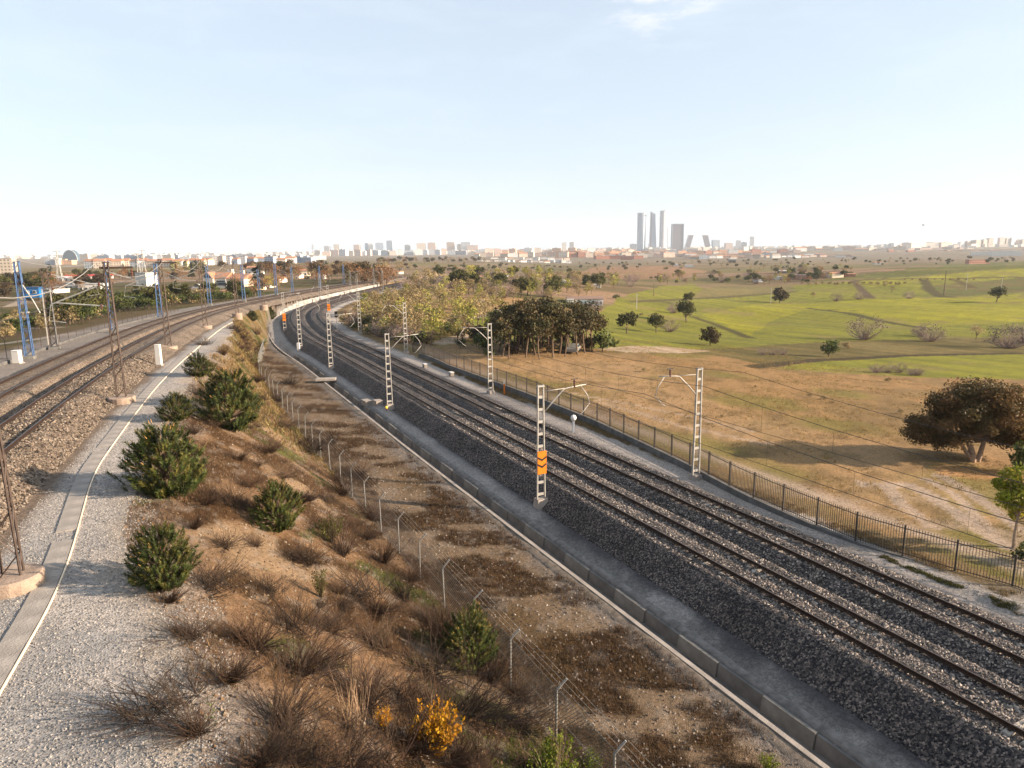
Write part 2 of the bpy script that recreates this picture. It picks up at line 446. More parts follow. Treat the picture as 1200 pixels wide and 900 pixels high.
# ------------------------------------------------------------------ ground sheet
def wpoly(px): return G(px, False)[:, :2]
POLY = {k: wpoly(v) for k, v in {
    'green_main': [(690, 408), (696, 372), (722, 348), (772, 336), (812, 333), (836, 347), (872, 340), (930, 336), (1010, 331), (1110, 322), (1205, 313), (1330, 306), (1330, 388), (1205, 393), (1100, 396), (1000, 398), (900, 403), (812, 409), (740, 411)],
    'green_low': [(905, 432), (960, 423), (1060, 417), (1200, 413), (1330, 409), (1330, 448), (1200, 444), (1060, 441), (975, 436)],
    'green_left': [(543, 392), (548, 377), (585, 366), (640, 356), (690, 352), (690, 404), (600, 402)],
    'dark_strip': [(700, 413), (812, 409), (900, 403), (1000, 398), (1200, 393), (1330, 388), (1330, 409), (1200, 413), (1060, 417), (960, 423), (905, 430), (840, 416)],
    'bright1': [(824, 366), (900, 354), (1000, 350), (1200, 345), (1330, 342), (1330, 372), (1200, 376), (1085, 381), (1000, 366), (950, 362), (905, 372), (880, 392)],
    'bright2': [(1010, 331), (1110, 323), (1205, 314), (1330, 307), (1330, 322), (1205, 328), (1100, 331), (1015, 338)],
    'tanwedge': [(800, 350), (838, 336), (930, 336), (930, 342), (850, 347)],
    'hilltop': [(940, 333), (1000, 324), (1060, 316), (1110, 309), (1205, 307), (1330, 303), (1330, 306), (1205, 313), (1110, 321), (1010, 330)],
    'plough': [(1075, 338), (1200, 326), (1330, 320), (1330, 338), (1200, 343), (1110, 347)],
    'redsoil': [(660, 322), (700, 313), (790, 312), (830, 318), (800, 327), (720, 327)],
    'redsoil2': [(480, 352), (520, 338), (560, 335), (590, 340), (540, 350)],
    'olive1': [(480, 330), (530, 318), (610, 320), (580, 330), (520, 337)],
    'pale_track': [(700, 409), (740, 405), (780, 406), (832, 411), (800, 414), (735, 413)],
    'scrubfield': [(0, 395), (0, 345), (60, 335), (150, 345), (260, 330), (330, 335), (260, 350), (150, 385), (60, 410)],
}.items()}
LINES = [(G(v, False)[:, :2], w, c) for v, w, c in [
    ([(812, 369), (838, 378), (862, 388), (880, 395)], 1.7, (.10, .085, .03)),
    ([(948, 361), (990, 366), (1040, 375), (1080, 382)], 2.2, (.09, .075, .03)),
    ([(960, 362), (1000, 364)], 1.2, (.12, .10, .03)),
    ([(1000, 332), (1010, 340), (1020, 348)], 3, (.13, .09, .05)),
    ([(1082, 331), (1090, 340), (1102, 346), (1112, 347)], 3.5, (.10, .08, .03)),
    ([(1005, 331), (1080, 329), (1200, 326)], 3.5, (.11, .08, .035)),
    ([(1118, 330), (1140, 338)], 3, (.12, .09, .03)),
    ([(885, 430), (960, 421), (1060, 415.5), (1200, 412.5)], 1.8, (.08, .06, .03)),
    ([(740, 352), (800, 350), (836, 347), (930, 342)], 3, (.13, .11, .045)),
    ([(520, 402), (546, 393), (556, 386), (540, 378)], 2.2, (.55, .44, .33)),
    ([(540, 372), (575, 367), (600, 362)], 3.0, (.5, .42, .34)),
    ([(0, 360), (12, 359), (22, 354), (30, 349)], 2.0, (.45, .36, .27)),
    ([(0, 403), (40, 398), (90, 390), (150, 384)], 1.3, (.42, .36, .31)),
    ([(1062, 566), (1090, 582), (1120, 600), (1150, 622), (1180, 640)], .55, (.47, .36, .27)),
    ([(1085, 560), (1118, 578), (1140, 600), (1165, 628)], .4, (.46, .35, .26)),
    ([(1100, 556), (1135, 574), (1165, 596), (1196, 622)], .45, (.46, .35, .26)),
    ([(1040, 572), (1056, 590), (1080, 606), (1092, 618)], .5, (.45, .34, .25)),
    ([(1010, 566), (1070, 570), (1100, 585)], .5, (.50, .38, .28)),
    ([(1120, 552), (1160, 556), (1200, 562)], 1.6, (.52, .29, .13)),
    ([(700, 470), (800, 500), (900, 520)], .5, (.46, .33, .22)),
    ([(640, 455), (760, 478), (880, 505)], .4, (.46, .33, .22)),
    ([(-10, 386), (30, 385), (70, 384)], 1.2, (.34, .27, .2)),
]]
def seg_dist(x, y, L):
    d = np.full(len(x), 1e9)
    for a, b in zip(L[:-1], L[1:]):
        ab = b - a; t = np.clip(((x - a[0]) * ab[0] + (y - a[1]) * ab[1]) / (ab @ ab + 1e-9), 0, 1)
        d = np.minimum(d, np.hypot(x - a[0] - t * ab[0], y - a[1] - t * ab[1]))
    return d

def ground_colour(x, y):
    yc = np.clip(y, -110, 8900); r = np.hypot(x, y)
    dR, dL = dRf(x, yc), dLf(x, yc)
    xA = XL(yc) + edgeA(yc) / cosL(yc); xB = XR(yc) - fenceB(yc) / cosR(yc)
    n1, n2, n3 = fbm(x / 9, y / 9, 4), fbm(x / 2.2 + 40, y / 2.2, 4), fbm(x / 45, y / 45 + 7, 4)
    n4 = fbm(x / .6 + 9, y / .6, 3)
    N = len(x)
    # open country: a mosaic of stubble, fallow and scrub
    C = np.empty((N, 3)); C[:] = (.27, .185, .105)
    big = fbm(x / 210 + 31, y / 95 + 5, 4)
    C = mixc(C, (.20, .165, .065), sm(.50, .62, big))
    C = mixc(C, (.34, .22, .135), sm(.60, .68, fbm(x / 260 + 2, y / 110 + 50, 3)))
    C = mixc(C, (.12, .10, .045), .75 * sm(.55, .66, fbm(x / 60, y / 22 + 88, 4)))
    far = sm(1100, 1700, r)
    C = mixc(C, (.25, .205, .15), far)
    # meadow right of the fence
    nearf = (dR > 8.3) & (r < 260)
    T = np.empty((N, 3)); T[:] = (.37, .225, .10)
    T = mixc(T, (.28, .185, .085), sm(.45, .65, n1)); T = mixc(T, (.45, .29, .15), .8 * sm(.52, .72, n3))
    T = mixc(T, (.22, .19, .05), .7 * sm(.55, .68, fbm(x / 14 + 70, y / 14, 4)))
    T = mixc(T, (.20, .13, .06), .5 * sm(.56, .7, n2))
    low = sm(27, 20, dR) * sm(60, 40, y + .35 * x)
    T = mixc(T, (.17, .155, .04), low * .75 * sm(.42, .58, fbm(x / 5 + 3, y / 5, 3)))
    T = mixc(T, (.50, .37, .27), low * .8 * sm(.58, .66, fbm((x + y) / 2.4, (x - y) / 9, 3)))
    trk = np.exp(-((dR - 10.7 - 1.3 * (n1 - .5)) / .75) ** 2)
    T = mixc(T, (.52, .40, .30), trk * .85)
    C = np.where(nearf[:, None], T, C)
    stripes = fbm((x * .92 + y * .38) / 2.6, (y * .92 - x * .38) / 60, 3)
    def paint(k, c, c2=None, jit=3.0):
        nonlocal C
        ox = (fbm(x / 12 + 5, y / 12, 3) - .5) * jit * np.clip(r / 150, .5, 3)
        m = inpoly(x + ox, y + ox, POLY[k]) & (dR > 8.5)
        if c2 is None: c2 = np.array(c) * .8
        w = np.clip(sm(.36, .62, .7 * stripes + .3 * n3) + .28 * np.sin((x * .94 + y * .34) * 1.05 + 3 * n3) * sm(.4, .6, fbm(x / 70, y / 70 + 3, 2)), 0, 1)
        cc = np.asarray(c)[None] * (1 - w[:, None]) + np.asarray(c2)[None] * w[:, None]
        cc = cc * (.8 + .4 * n1)[:, None]; cc = mixc(cc, (.26, .20, .08), .6 * sm(.62, .72, fbm(x / 18 + 4, y / 18, 4)))
        C = np.where(m[:, None], cc, C)
    paint('green_left', (.215, .23, .030), (.18, .19, .035))
    paint('green_main', (.26, .25, .034), (.19, .19, .036))
    paint('bright1', (.345, .32, .028), (.255, .245, .03))
    paint('bright2', (.34, .315, .034), (.255, .24, .036))
    paint('tanwedge', (.25, .20, .08), (.20, .17, .07))
    paint('plough', (.14, .15, .035), (.17, .13, .05))
    paint('hilltop', (.16, .155, .035), (.13, .13, .035))
    paint('dark_strip', (.20, .15, .055), (.14, .115, .04))
    paint('green_low', (.275, .265, .034), (.205, .205, .036), 1.5)
    paint('redsoil', (.36, .21, .115), (.31, .18, .10)); paint('redsoil2', (.36, .23, .15), (.3, .2, .12)); paint('olive1', (.20, .20, .07), (.17, .17, .06))
    paint('pale_track', (.52, .40, .29), (.38, .27, .16), 1.0)
    # left of the old line
    lf = (dL < -5.2) & (r < 420)
    A = np.empty((N, 3)); A[:] = (.15, .11, .05); A = mixc(A, (.085, .085, .025), sm(.45, .6, n1)); A = mixc(A, (.30, .22, .15), .6 * sm(.58, .68, n3))
    A = mixc(A, (.30, .265, .235), sm(-13, -10.5, dL))
    C = np.where(lf[:, None], A, C)
    for L, w, c in LINES:
        d = seg_dist(x, y, L)
        C = mixc(C, c, sm(w * 1.15, w * .7, d + (n2 - .5) * w * .5))
    # between the lines
    sl = (x >= xA) & (x < xB)
    t = (x - xA) / np.maximum(xB - xA, .5)
    S = np.empty((N, 3)); S[:] = (.38, .232, .128)
    S = mixc(S, (.56, .385, .235), sm(.475, .60, n1) * .95)
    S = mixc(S, (.13, .07, .032), sm(.43, .55, n2) * .92)
    S = mixc(S, (.33, .235, .095), sm(50, 80, y) * .7)
    S = mixc(S, (.12, .15, .03), sm(.62, .70, fbm(x / 3.1 + 77, y / 3.1, 3)) * .8)
    S = mixc(S, (.50, .42, .36), sm(.18, -.02, t + (n2 - .5) * .35) * .9)
    S = mixc(S, (.55, .46, .38), sm(.62, .7, n4) * .45)
    C = np.where(sl[:, None], S, C)
    # rough strip between mesh fence and drain
    st = (x >= xB) & (dR < -8.0) & (y < 200)
    P = np.empty((N, 3)); P[:] = (.36, .255, .165)
    P = mixc(P, (.27, .21, .165), sm(-15.2, -16.2, dR))
    P = mixc(P, (.12, .065, .028), sm(.42, .54, fbm((x + .3 * y) / 3.2 + 8, y / 1.9, 4)) * .9)
    P = mixc(P, (.19, .115, .045), sm(.5, .62, n1) * .7)
    P = mixc(P, (.44, .36, .29), sm(.58, .68, n4) * .55)
    P = mixc(P, (.36, .33, .31), sm(-10.2, -8.9, dR + (n2 - .5) * 1.6) * .75)
    C = np.where(st[:, None], P, C)
    # bench at the foot of the ballast, service path beyond the track
    bn = (dR >= -8.0) & (dR < -3)
    B = np.empty((N, 3)); B[:] = (.27, .25, .235); B = mixc(B, (.17, .16, .15), sm(.45, .62, n2)); B = mixc(B, (.08, .075, .078), sm(-6.3, -5.5, dR + (n2 - .5) * 1.5)); B = mixc(B, (.33, .31, .29), sm(38, 55, y) * sm(-5.4, -6.2, dR) * .7)
    C = np.where(bn[:, None] & (y < 330)[:, None], B, C)
    sv = (dR >= -3) & (dR < 8.9)
    V = np.empty((N, 3)); V[:] = (.60, .53, .47); V = mixc(V, (.40, .36, .33), sm(.45, .65, n1)); V = mixc(V, (.30, .27, .26), sm(5.6, 4.4, dR + (n2 - .5)))
    V = mixc(V, (.27, .185, .09), sm(6.9, 7.5, dR + (n2 - .5) * 1.3) * sm(27, 32, yc))
    V = mixc(V, (.44, .40, .35), sm(33, 27, yc) * sm(5.6, 6.1, dR) * .9)
    C = np.where(sv[:, None] & (y < 330)[:, None], V, C)
    # gravel path beside the old line
    pt = (dL >= -5.2) & (x < xA + .0)
    Q = np.empty((N, 3)); Q[:] = (.56, .51, .465); Q = mixc(Q, (.42, .405, .39), sm(.47, .6, fbm(x / 4 + 60, y / 4, 4)) * .8)
    Q = mixc(Q, (.56, .46, .36), sm(1.6, .0, (xA - x) + (n2 - .5) * 2.2) * .8)
    Q = mixc(Q, (.27, .205, .155), sm(6.35, 5.6, dL + (n2 - .5) * .8))
    C = np.where(pt[:, None] & (y < 330)[:, None], Q, C)
    gain = np.where((sl | st) & (y < 250), .355, np.where((bn | sv | pt) & (y < 330), np.where(bn, .85, np.where(sv, .58, .55)), .62))
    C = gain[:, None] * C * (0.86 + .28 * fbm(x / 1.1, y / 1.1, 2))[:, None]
    return np.clip(C, .01, .75)

def make_ground():
    a = np.concatenate([np.radians(np.arange(-180, -47, 5.0)), np.radians(np.arange(-46.5, 46.51, .13)), np.radians(np.arange(48, 180, 5.0))])
    rr = np.concatenate([[1.5, 4.0], np.geomspace(7, 9000, 590)])
    A, Rr = np.meshgrid(a, rr)                      # rows = r
    x, y = (Rr * np.sin(A)).ravel(), (Rr * np.cos(A)).ravel()
    z = np.concatenate([zt(x[i:i + 60000], y[i:i + 60000]) for i in range(0, len(x), 60000)])
    C = np.concatenate([ground_colour(x[i:i + 60000], y[i:i + 60000]) for i in range(0, len(x), 60000)])
    m = len(a); n = len(rr)
    i, j = np.meshgrid(np.arange(n - 1), np.arange(m), indexing='ij'); jn = (j + 1) % m
    Q = np.stack([i * m + j, i * m + jn, (i + 1) * m + jn, (i + 1) * m + j], -1).reshape(-1, 4)
    b = MB(); b.add(np.c_[x, y, z], Q, c=C)
    b.T.append(np.array([(0, k + 1, k) for k in range(1, m - 1)]))
    mt, nd, l, bs = nodes('ground')
    at = nd.new('ShaderNodeAttribute'); at.attribute_name = 'Col'
    tc = nd.new('ShaderNodeTexCoord')
    n1 = nd.new('ShaderNodeTexNoise'); n1.inputs['Scale'].default_value = 5.0; n1.inputs['Detail'].default_value = 8; n1.inputs['Roughness'].default_value = .68
    v = nd.new('ShaderNodeTexVoronoi'); v.inputs['Scale'].default_value = 19.0
    sc_ = nd.new('ShaderNodeSeparateColor')
    l.new(tc.outputs['Object'], n1.inputs[0]); l.new(tc.outputs['Object'], v.inputs['Vector']); l.new(v.outputs['Color'], sc_.inputs[0])
    m1 = nd.new('ShaderNodeMapRange'); m1.inputs[1].default_value = .32; m1.inputs[2].default_value = .68; m1.inputs[3].default_value = .68; m1.inputs[4].default_value = 1.3
    m2 = nd.new('ShaderNodeMapRange'); m2.inputs[3].default_value = .76; m2.inputs[4].default_value = 1.22
    mu = nd.new('ShaderNodeMath'); mu.operation = 'MULTIPLY'
    l.new(n1.outputs[0], m1.inputs[0]); l.new(sc_.outputs[0], m2.inputs[0]); l.new(m1.outputs[0], mu.inputs[0]); l.new(m2.outputs[0], mu.inputs[1])
    vm = nd.new('ShaderNodeVectorMath'); vm.operation = 'SCALE'
    l.new(at.outputs['Color'], vm.inputs[0]); l.new(mu.outputs[0], vm.inputs['Scale']); l.new(vm.outputs[0], bs.inputs['Base Color'])
    b1 = nd.new('ShaderNodeBump'); b1.inputs['Strength'].default_value = .8; b1.inputs['Distance'].default_value = .10
    b2 = nd.new('ShaderNodeBump'); b2.inputs['Strength'].default_value = .55; b2.inputs['Distance'].default_value = .05; b2.invert = True
    l.new(n1.outputs[0], b1.inputs['Height']); l.new(v.outputs['Distance'], b2.inputs['Height']); l.new(b1.outputs[0], b2.inputs['Normal']); l.new(b2.outputs[0], bs.inputs['Normal'])
    bs.inputs['Roughness'].default_value = .95; bs.inputs['Specular IOR Level'].default_value = .08
    return tag(b.build('ground', mt, smooth=True, attr=True), kind='structure')
make_ground()

# ------------------------------------------------------------------ ballast beds
def strip(name, on, prof, ys, m, noise=.07):
    prof = np.array(prof, float)
    dd = np.concatenate([np.linspace(a, b, max(2, int(abs(b - a) / .22) + 1))[:-1] for a, b in zip(prof[:-1, 0], prof[1:, 0])] + [prof[-1:, 0]])
    zz = np.interp(dd, prof[:, 0], prof[:, 1])
    ax, ay, az = [], [], []
    Y, D = np.meshgrid(ys, dd, indexing='ij'); Z = np.repeat(zz[None], len(ys), 0)
    p = on(Y.ravel(), D.ravel())
    x, y, z = p[0], p[1], p[2] + Z.ravel()
    z = z + noise * (fbm(x / .45, y / .45, 3) - .5) * 2 + .09 * (fbm(x / 2.5, y / 2.5, 2) - .5)
    n, k = len(ys), len(dd)
    i, j = np.meshgrid(np.arange(n - 1), np.arange(k - 1), indexing='ij')
    Q = np.stack([i * k + j, i * k + j + 1, (i + 1) * k + j + 1, (i + 1) * k + j], -1).reshape(-1, 4)
    b = MB(); b.add(np.c_[x, y, z], Q)
    return tag(b.build(name, m, smooth=True), kind='structure')
PROF_R = [(-6.3, -1.75), (-5.45, -1.38), (-4.05, -.27), (-3.75, -.21), (-3.2, -.27), (-2.95, -.22), (-2.3, -.20), (-1.6, -.27), (-1.2, -.22), (-.45, -.20), (-.2, -.32), (.12, -.66), (.35, -.62), (.9, -.24), (1.2, -.28), (1.45, -.22), (2.1, -.20), (2.85, -.28), (3.2, -.22), (3.75, -.20), (4.05, -.25), (4.9, -.66), (5.3, -.9)]
PROF_L = [(-6.0, -1.3), (-5.2, -.92), (-3.9, -.25), (-.45, -.19), (-.25, -.3), (.1, -.68), (.3, -.66), (.95, -.20), (3.6, -.20), (3.9, -.24), (5.35, -.86), (5.9, -1.15)]
MT['earthgrey'] = mat('grey_earth', (.15, .14, .132), .95, 0, .35, 3, .6, 25); MT['earthbrown'] = mat('stony_earth', (.13, .105, .083), .95, 0, .4, 4, .7, 25)
ysR = np.concatenate([np.arange(4, 70, .3), np.arange(70, 150, .8), np.arange(150, 400, 2.5)])
ysL = np.concatenate([np.arange(8, 80, .35), np.arange(80, 150, 1), np.arange(150, 400, 2.5)])
strip('ballast_bed', onR, PROF_R, ysR, MT['ballastR'])
strip('drain_verge', onR, [(-7.12, -1.95), (-7.09, -1.56), (-6.75, -1.50), (-6.3, -1.62)], np.arange(7, 120, .5), MT['earthgrey'], .02)
strip('drain_verge', onR, [(-9.4, -1.85), (-9.0, -1.64), (-8.62, -1.6), (-8.50, -1.6), (-8.48, -2.0)], np.arange(7, 120, .5), MT['earthbrown'], .03)
strip('ballast_bed', onL, PROF_L, ysL, MT['ballastL'])

def stones(name, pts, size, palette, m):
    """loose crushed stone lying on the beds: many small eight-faced lumps in one mesh"""
    n = len(pts)
    base = np.array([(1, 0, 0), (-1, 0, 0), (0, 1, 0), (0, -1, 0), (0, 0, 1), (0, 0, -1)], float)
    T0 = np.array([(0, 2, 4), (2, 1, 4), (1, 3, 4), (3, 0, 4), (2, 0, 5), (1, 2, 5), (3, 1, 5), (0, 3, 5)])
    s = size * (0.55 + .9 * NR.rand(n, 1, 1)) * (.6 + .8 * NR.rand(n, 1, 3))
    V = base[None] * s + (NR.rand(n, 6, 3) - .5) * size * .5
    th = NR.rand(n) * 6.28; ph = (NR.rand(n) - .5) * 1.6
    c, s_ = np.cos(th)[:, None], np.sin(th)[:, None]; c2, s2 = np.cos(ph)[:, None], np.sin(ph)[:, None]
    X, Y, Z = V[..., 0], V[..., 1] * c2 - V[..., 2] * s2, V[..., 1] * s2 + V[..., 2] * c2
    V = np.stack([X * c - Y * s_, X * s_ + Y * c, Z], -1) + pts[:, None]
    T = (T0[None] + (np.arange(n) * 6)[:, None, None]).reshape(-1, 3)
    pal = .42 * np.array(palette)[NR.randint(0, len(palette), n)] * (.8 + .4 * NR.rand(n, 1))
    b = MB(); b.add(V.reshape(-1, 3), T=T, c=np.repeat(pal, 6, 0))
    return tag(b.build(name, m, attr=True), kind='stuff')
def on_prof(on, prof, n, y0, y1, d0, d1, dz=0.01, power=1.0):
    u = NR.rand(n) ** power
    y = y0 + (y1 - y0) * u; d = d0 + (d1 - d0) * NR.rand(n)
    p = on(y, d).T
    prof = np.array(prof)
    p[:, 2] += np.interp(d, prof[:, 0], prof[:, 1]) + dz + .09 * (fbm(p[:, 0] / 2.5, p[:, 1] / 2.5, 2) - .5)
    return p
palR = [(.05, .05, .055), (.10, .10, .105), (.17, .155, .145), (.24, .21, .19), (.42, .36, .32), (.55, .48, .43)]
palL = [(.09, .07, .055), (.18, .14, .11), (.28, .22, .165), (.36, .28, .21), (.5, .41, .33)]
stones('ballast_stones', on_prof(onR, PROF_R, 46000, 10, 66, -3.9, 5.0, .0, 1.5), .047, [(.12, .11, .11), (.25, .22, .20), (.42, .36, .31), (.62, .53, .46), (.8, .69, .6)], MT['stone'])  # lighter palette puts the sunlit look of the flats into the stone colour
stones('ballast_stones', on_prof(onR, PROF_R, 4000, 10, 62, -5.9, -3.9, -.02, 1.5), .058, palR[:4], MT['stone'])  # shoulder stones coloured darker, painting in the shade on that side
stones('ballast_stones', on_prof(onL, PROF_L, 16000, 18, 62, .9, 5.9, .0, 1.3), .060, palL, MT['stone'])
def on_land(n, gen, dz=0.0):
    x, y = gen(n)
    return np.c_[x, y, zt(x, y) + dz]
def gen_path(n):
    y = 7.5 + 42 * NR.rand(n) ** 1.5; d = 5.7 + NR.rand(n) * (edgeA(y) - 5.2)
    p = onL(y, d); return p[0], p[1]
def gen_slope(n, y0=9, y1=75, pw=1.6):
    y = y0 + (y1 - y0) * NR.rand(n) ** pw; t = NR.rand(n)
    a = XL(y) + edgeA(y) / cosL(y); b_ = XR(y) - fenceB(y) / cosR(y)
    return a + (b_ - a) * t, y
def gen_strip(n, y0=10, y1=75, pw=1.5):
    y = y0 + (y1 - y0) * NR.rand(n) ** pw; d = -16.0 + 7.2 * NR.rand(n)
    p = onR(y, d); return p[0], p[1]
def gen_service(n):
    y = 12 + 60 * NR.rand(n) ** 1.6; d = 4.6 + 2.6 * NR.rand(n)
    p = onR(y, d); return p[0], p[1]
stones('path_gravel', on_land(26000, gen_path), .024, [(.30, .295, .295), (.38, .36, .345), (.46, .43, .40), (.55, .51, .47)], MT['stone'])
stones('slope_rubble', on_land(7000, gen_slope), .05, [(.33, .21, .12), (.42, .30, .20), (.5, .41, .32), (.27, .18, .12)], MT['stone'])
stones('slope_rubble', on_land(7000, gen_strip), .05, [(.33, .25, .19), (.42, .34, .28), (.52, .45, .38), (.22, .16, .12), (.26, .19, .14)], MT['stone'])
stones('path_gravel', on_land(5000, gen_service), .034, [(.3, .28, .27), (.5, .45, .41), (.66, .6, .55)], MT['stone'])

# ------------------------------------------------------------------ tracks
RAILP = [(-.075, -.17), (.075, -.17), (.075, -.155), (.012, -.125), (.012, -.04), (.036, -.03), (.036, 0), (-.036, 0), (-.036, -.03), (-.012, -.04), (-.012, -.125), (-.075, -.155)]
def rail_mesh(on, d, ys):
    P = np.array(RAILP); k = len(P); n = len(ys)
    Y = np.repeat(ys, k); D = d + np.tile(P[:, 0], n)
    p = on(Y, D).T; p[:, 2] += np.tile(P[:, 1], n)
    i, j = np.meshgrid(np.arange(n - 1), np.arange(k), indexing='ij'); jn = (j + 1) % k
    Q = np.stack([i * k + j, i * k + jn, (i + 1) * k + jn, (i + 1) * k + j], -1).reshape(-1, 4)
    b = MB(); b.add(p, Q)
    me = b.mesh('rail', MT['rail']); me.materials.append(MT['railtop'])
    mi = np.tile((np.arange(k) == 6).astype(np.int32), n - 1)
    if len(me.polygons) == len(mi): me.polygons.foreach_set('material_index', mi)
    return me
SLP = MB().box((0, 0, 0), (2.5, .27, .2), top=.94)
sleeper_me = SLP.mesh('sleeper', MT['sleeper'])
def track(on, ang, dc, ys, label, y0, nsl, lift):
    t = tag(empty('railway_track', (0, 0, 0)), label, 'railway track', 'railway tracks')
    for sgn in (-1, 1):
        put('rail', rail_mesh(on, dc + sgn * .87, ys), t)
    fx_ = MB(); yy = y0
    for k in range(nsl):
        p = on(yy, dc)
        o = put('sleeper', sleeper_me, t, (p[0], p[1], p[2] - .273 + lift(yy) + R_.uniform(-.012, .012)), ang(yy) - math.pi / 2)
        for sgn in (-1, 1):
            for e in (-1, 1):
                q = on(yy, dc + sgn * .87 + e * .12); fx_.box((q[0], q[1], q[2] - .155), (.09, .1, .05), ang(yy))
        yy += .6 * math.sin(ang(yy))
    if nsl: tag(fx_.build('rail_clips', MT['rail'], t), kind='stuff')
    return t
ysr = np.concatenate([np.arange(4, 150, 1.0), np.arange(150, 400, 3.0)])
track(onR, angR, -2.2, ysr, 'right-hand line track nearest the concrete drain, between grey ballast shoulders', 8, 120, lambda y: -.02 if y < 22 else -.11)
track(onR, angR, 2.2, ysr, 'right-hand line track beside the pale service path and bar fence', 10, 110, lambda y: -.11)
track(onL, angL, -2.2, ysr, 'rusty track of the upper line on the side of the blue masts', 8, 0, lambda y: 0)
track(onL, angL, 2.2, ysr, 'rusty track of the upper line on the side of the gravel path', 8, 0, lambda y: 0)

# ------------------------------------------------------------------ concrete drain
dr = tag(empty('concrete_drain', tuple(onR(20, -7.9, -1.6))), 'open concrete drain with a thin pale lip and upright kerb blocks at the embankment foot', 'drain')
dr_o = Vector(dr.location)
def rel(p): return np.asarray(p, float) - np.array(dr_o)
def lineR(prof, ys, on=onR, o=None):
    k = len(prof); n = len(ys); P = np.array(prof)
    p = on(np.repeat(ys, k), np.tile(P[:, 0], n)).T; p[:, 2] += np.tile(P[:, 1], n)
    if o is not None: p = p - np.array(o)
    i, j = np.meshgrid(np.arange(n - 1), np.arange(k), indexing='ij'); jn = (j + 1) % k
    Q = np.stack([i * k + j, i * k + jn, (i + 1) * k + jn, (i + 1) * k + j], -1).reshape(-1, 4)
    T = []
    for q in range(1, k - 1): T.append((0, q + 1, q)); e = (n - 1) * k; T.append((e, e + q, e + q + 1))
    return p, Q, T
yd_ = np.arange(7, 152, 1.0)
b = MB(); p, Q, T = lineR([(-8.50, -2.3), (-8.28, -2.3), (-8.28, -1.56), (-8.50, -1.56)], yd_, o=dr_o); b.add(p, Q, T); b.build('lip', MT['conclight'], dr)
b = MB(); p, Q, T = lineR([(-8.5, -2.5), (-7.2, -2.5), (-7.2, -2.2), (-8.5, -2.2)], yd_, o=dr_o); b.add(p, Q, T); b.build('channel_floor', MT['concdark'], dr)
blk = [MB().prism([(-.17, 0), (.17, 0), (.17, .60), (.10, .67), (-.06, .67)], -1.22, 1.22, plane='xz').mesh('kerb_block', MT['concrete']),
       MB().prism([(-.09, 0), (.17, 0), (.17, .57), (.12, .64), (.0, .64)], -1.22, 1.22, plane='xz').mesh('kerb_block', MT['concdark'])]
y = 9.0; k = 0
while y < 120:
    p = onR(y, -7.28, -2.25)
    o = put('kerb_block', blk[k % 2], dr, rel(p) + np.array([0, 0, R_.uniform(-.03, .03)]), angR(y) - math.pi / 2 + R_.uniform(-.012, .012))
    y += 2.47 * math.sin(angR(y)); k += 1
# concrete covers lying across / beside the drain
def slab(px, py, size, rz, label, name='concrete_slab', m='conclight', lift=0.0):
    g = G([(px, py)])[0]
    o = MB().box((0, 0, size[2] / 2), size, top=.97).build(name, MT[m], None, (g[0], g[1], g[2] + lift), rz)
    return tag(o, label, 'concrete slab')
g = onR(96, -8.1, -1.25)
tag(MB().box((0, 0, 0), (2.6, 1.5, .22)).build('concrete_slab', MT['conclight'], None, g, .15), 'flat concrete slab bridging the drain where it bends beside the mesh fence', 'concrete slab')
for dy, px, lab in ((0, 430, 'larger pale cable-pit cover on the bench left of the second mast'), (0, 443, 'smaller pale cable-pit cover on the bench right beside its larger twin')):
    g = G([(px, 474)])[0]
    tag(MB().box((0, 0, .3), (1.5 if px == 430 else 1.1, .8, .62)).build('cable_pit', MT['conclight'], None, (g[0], g[1], g[2] - .1), angR(g[1]) + .1), lab, 'cable pit')

# ------------------------------------------------------------------ mesh fences with cranked posts
def crank_post(h=2.15, r=.042):
    return MB().tube([(0, 0, 0), (0, 0, h * .5), (0, 0, h)], r, 6).tube([(0, 0, h - .01), (.22, 0, h + .27), (.34, 0, h + .40)], r * .9, 6)
def wire_mesh(pts, h=2.1, cell=.14, r=.0068, z0=.05):
    b = MB()
    pts = np.asarray(pts); seg = np.linalg.norm(np.diff(pts[:, :2], axis=0), axis=1); s = np.concatenate([[0], np.cumsum(seg)])
    L = s[-1]; f = lambda u: np.stack([np.interp(u, s, pts[:, i]) for i in range(3)], -1)
    u0 = np.arange(-h, L, cell)
    nrm = np.array([-(pts[-1, 1] - pts[0, 1]), pts[-1, 0] - pts[0, 0], 0]); nrm /= np.linalg.norm(nrm)
    for sg in (1, -1):
        a = np.clip(u0, 0, L); e = np.clip(u0 + h, 0, L)
        za, ze = (a - u0), (e - u0)
        if sg < 0: za, ze = h - za, h - ze
        A, B_ = f(a) + np.c_[0 * a, 0 * a, za + z0], f(e) + np.c_[0 * a, 0 * a, ze + z0]
        off = np.array([0, 0, r * 2]); n = len(a)
        V = np.stack([A - off, A + off, B_ + off, B_ - off], 1)
        b.add(V.reshape(-1, 3), (np.arange(4)[None] + np.arange(n)[:, None] * 4))
    for zz in (.06, h * .5, h): b.tube(pts + np.array([0, 0, zz + z0 - .05]), .006, 3)
    for q, (dx, zz) in enumerate(((.1, .13), (.2, .26), (.32, .38))):
        b.tube(pts - nrm * 0 + np.array([dx, 0, h + zz]), .005, 3)
    return b
postg = crank_post().mesh('post', MT['galvdull'])
pf = []
yy = 12.0
while yy < 122:
    c = cosR(yy); x = XR(yy) - fenceB(yy) / c + .12
    zz = float(zt(np.array([x]), np.array([yy]))[0]); pf.append((x, yy, zz)); yy += 3.1
fen = tag(empty('mesh_fence', pf[0]), 'grey wire mesh fence with cranked posts along the foot of the scrubby slope', 'fence')
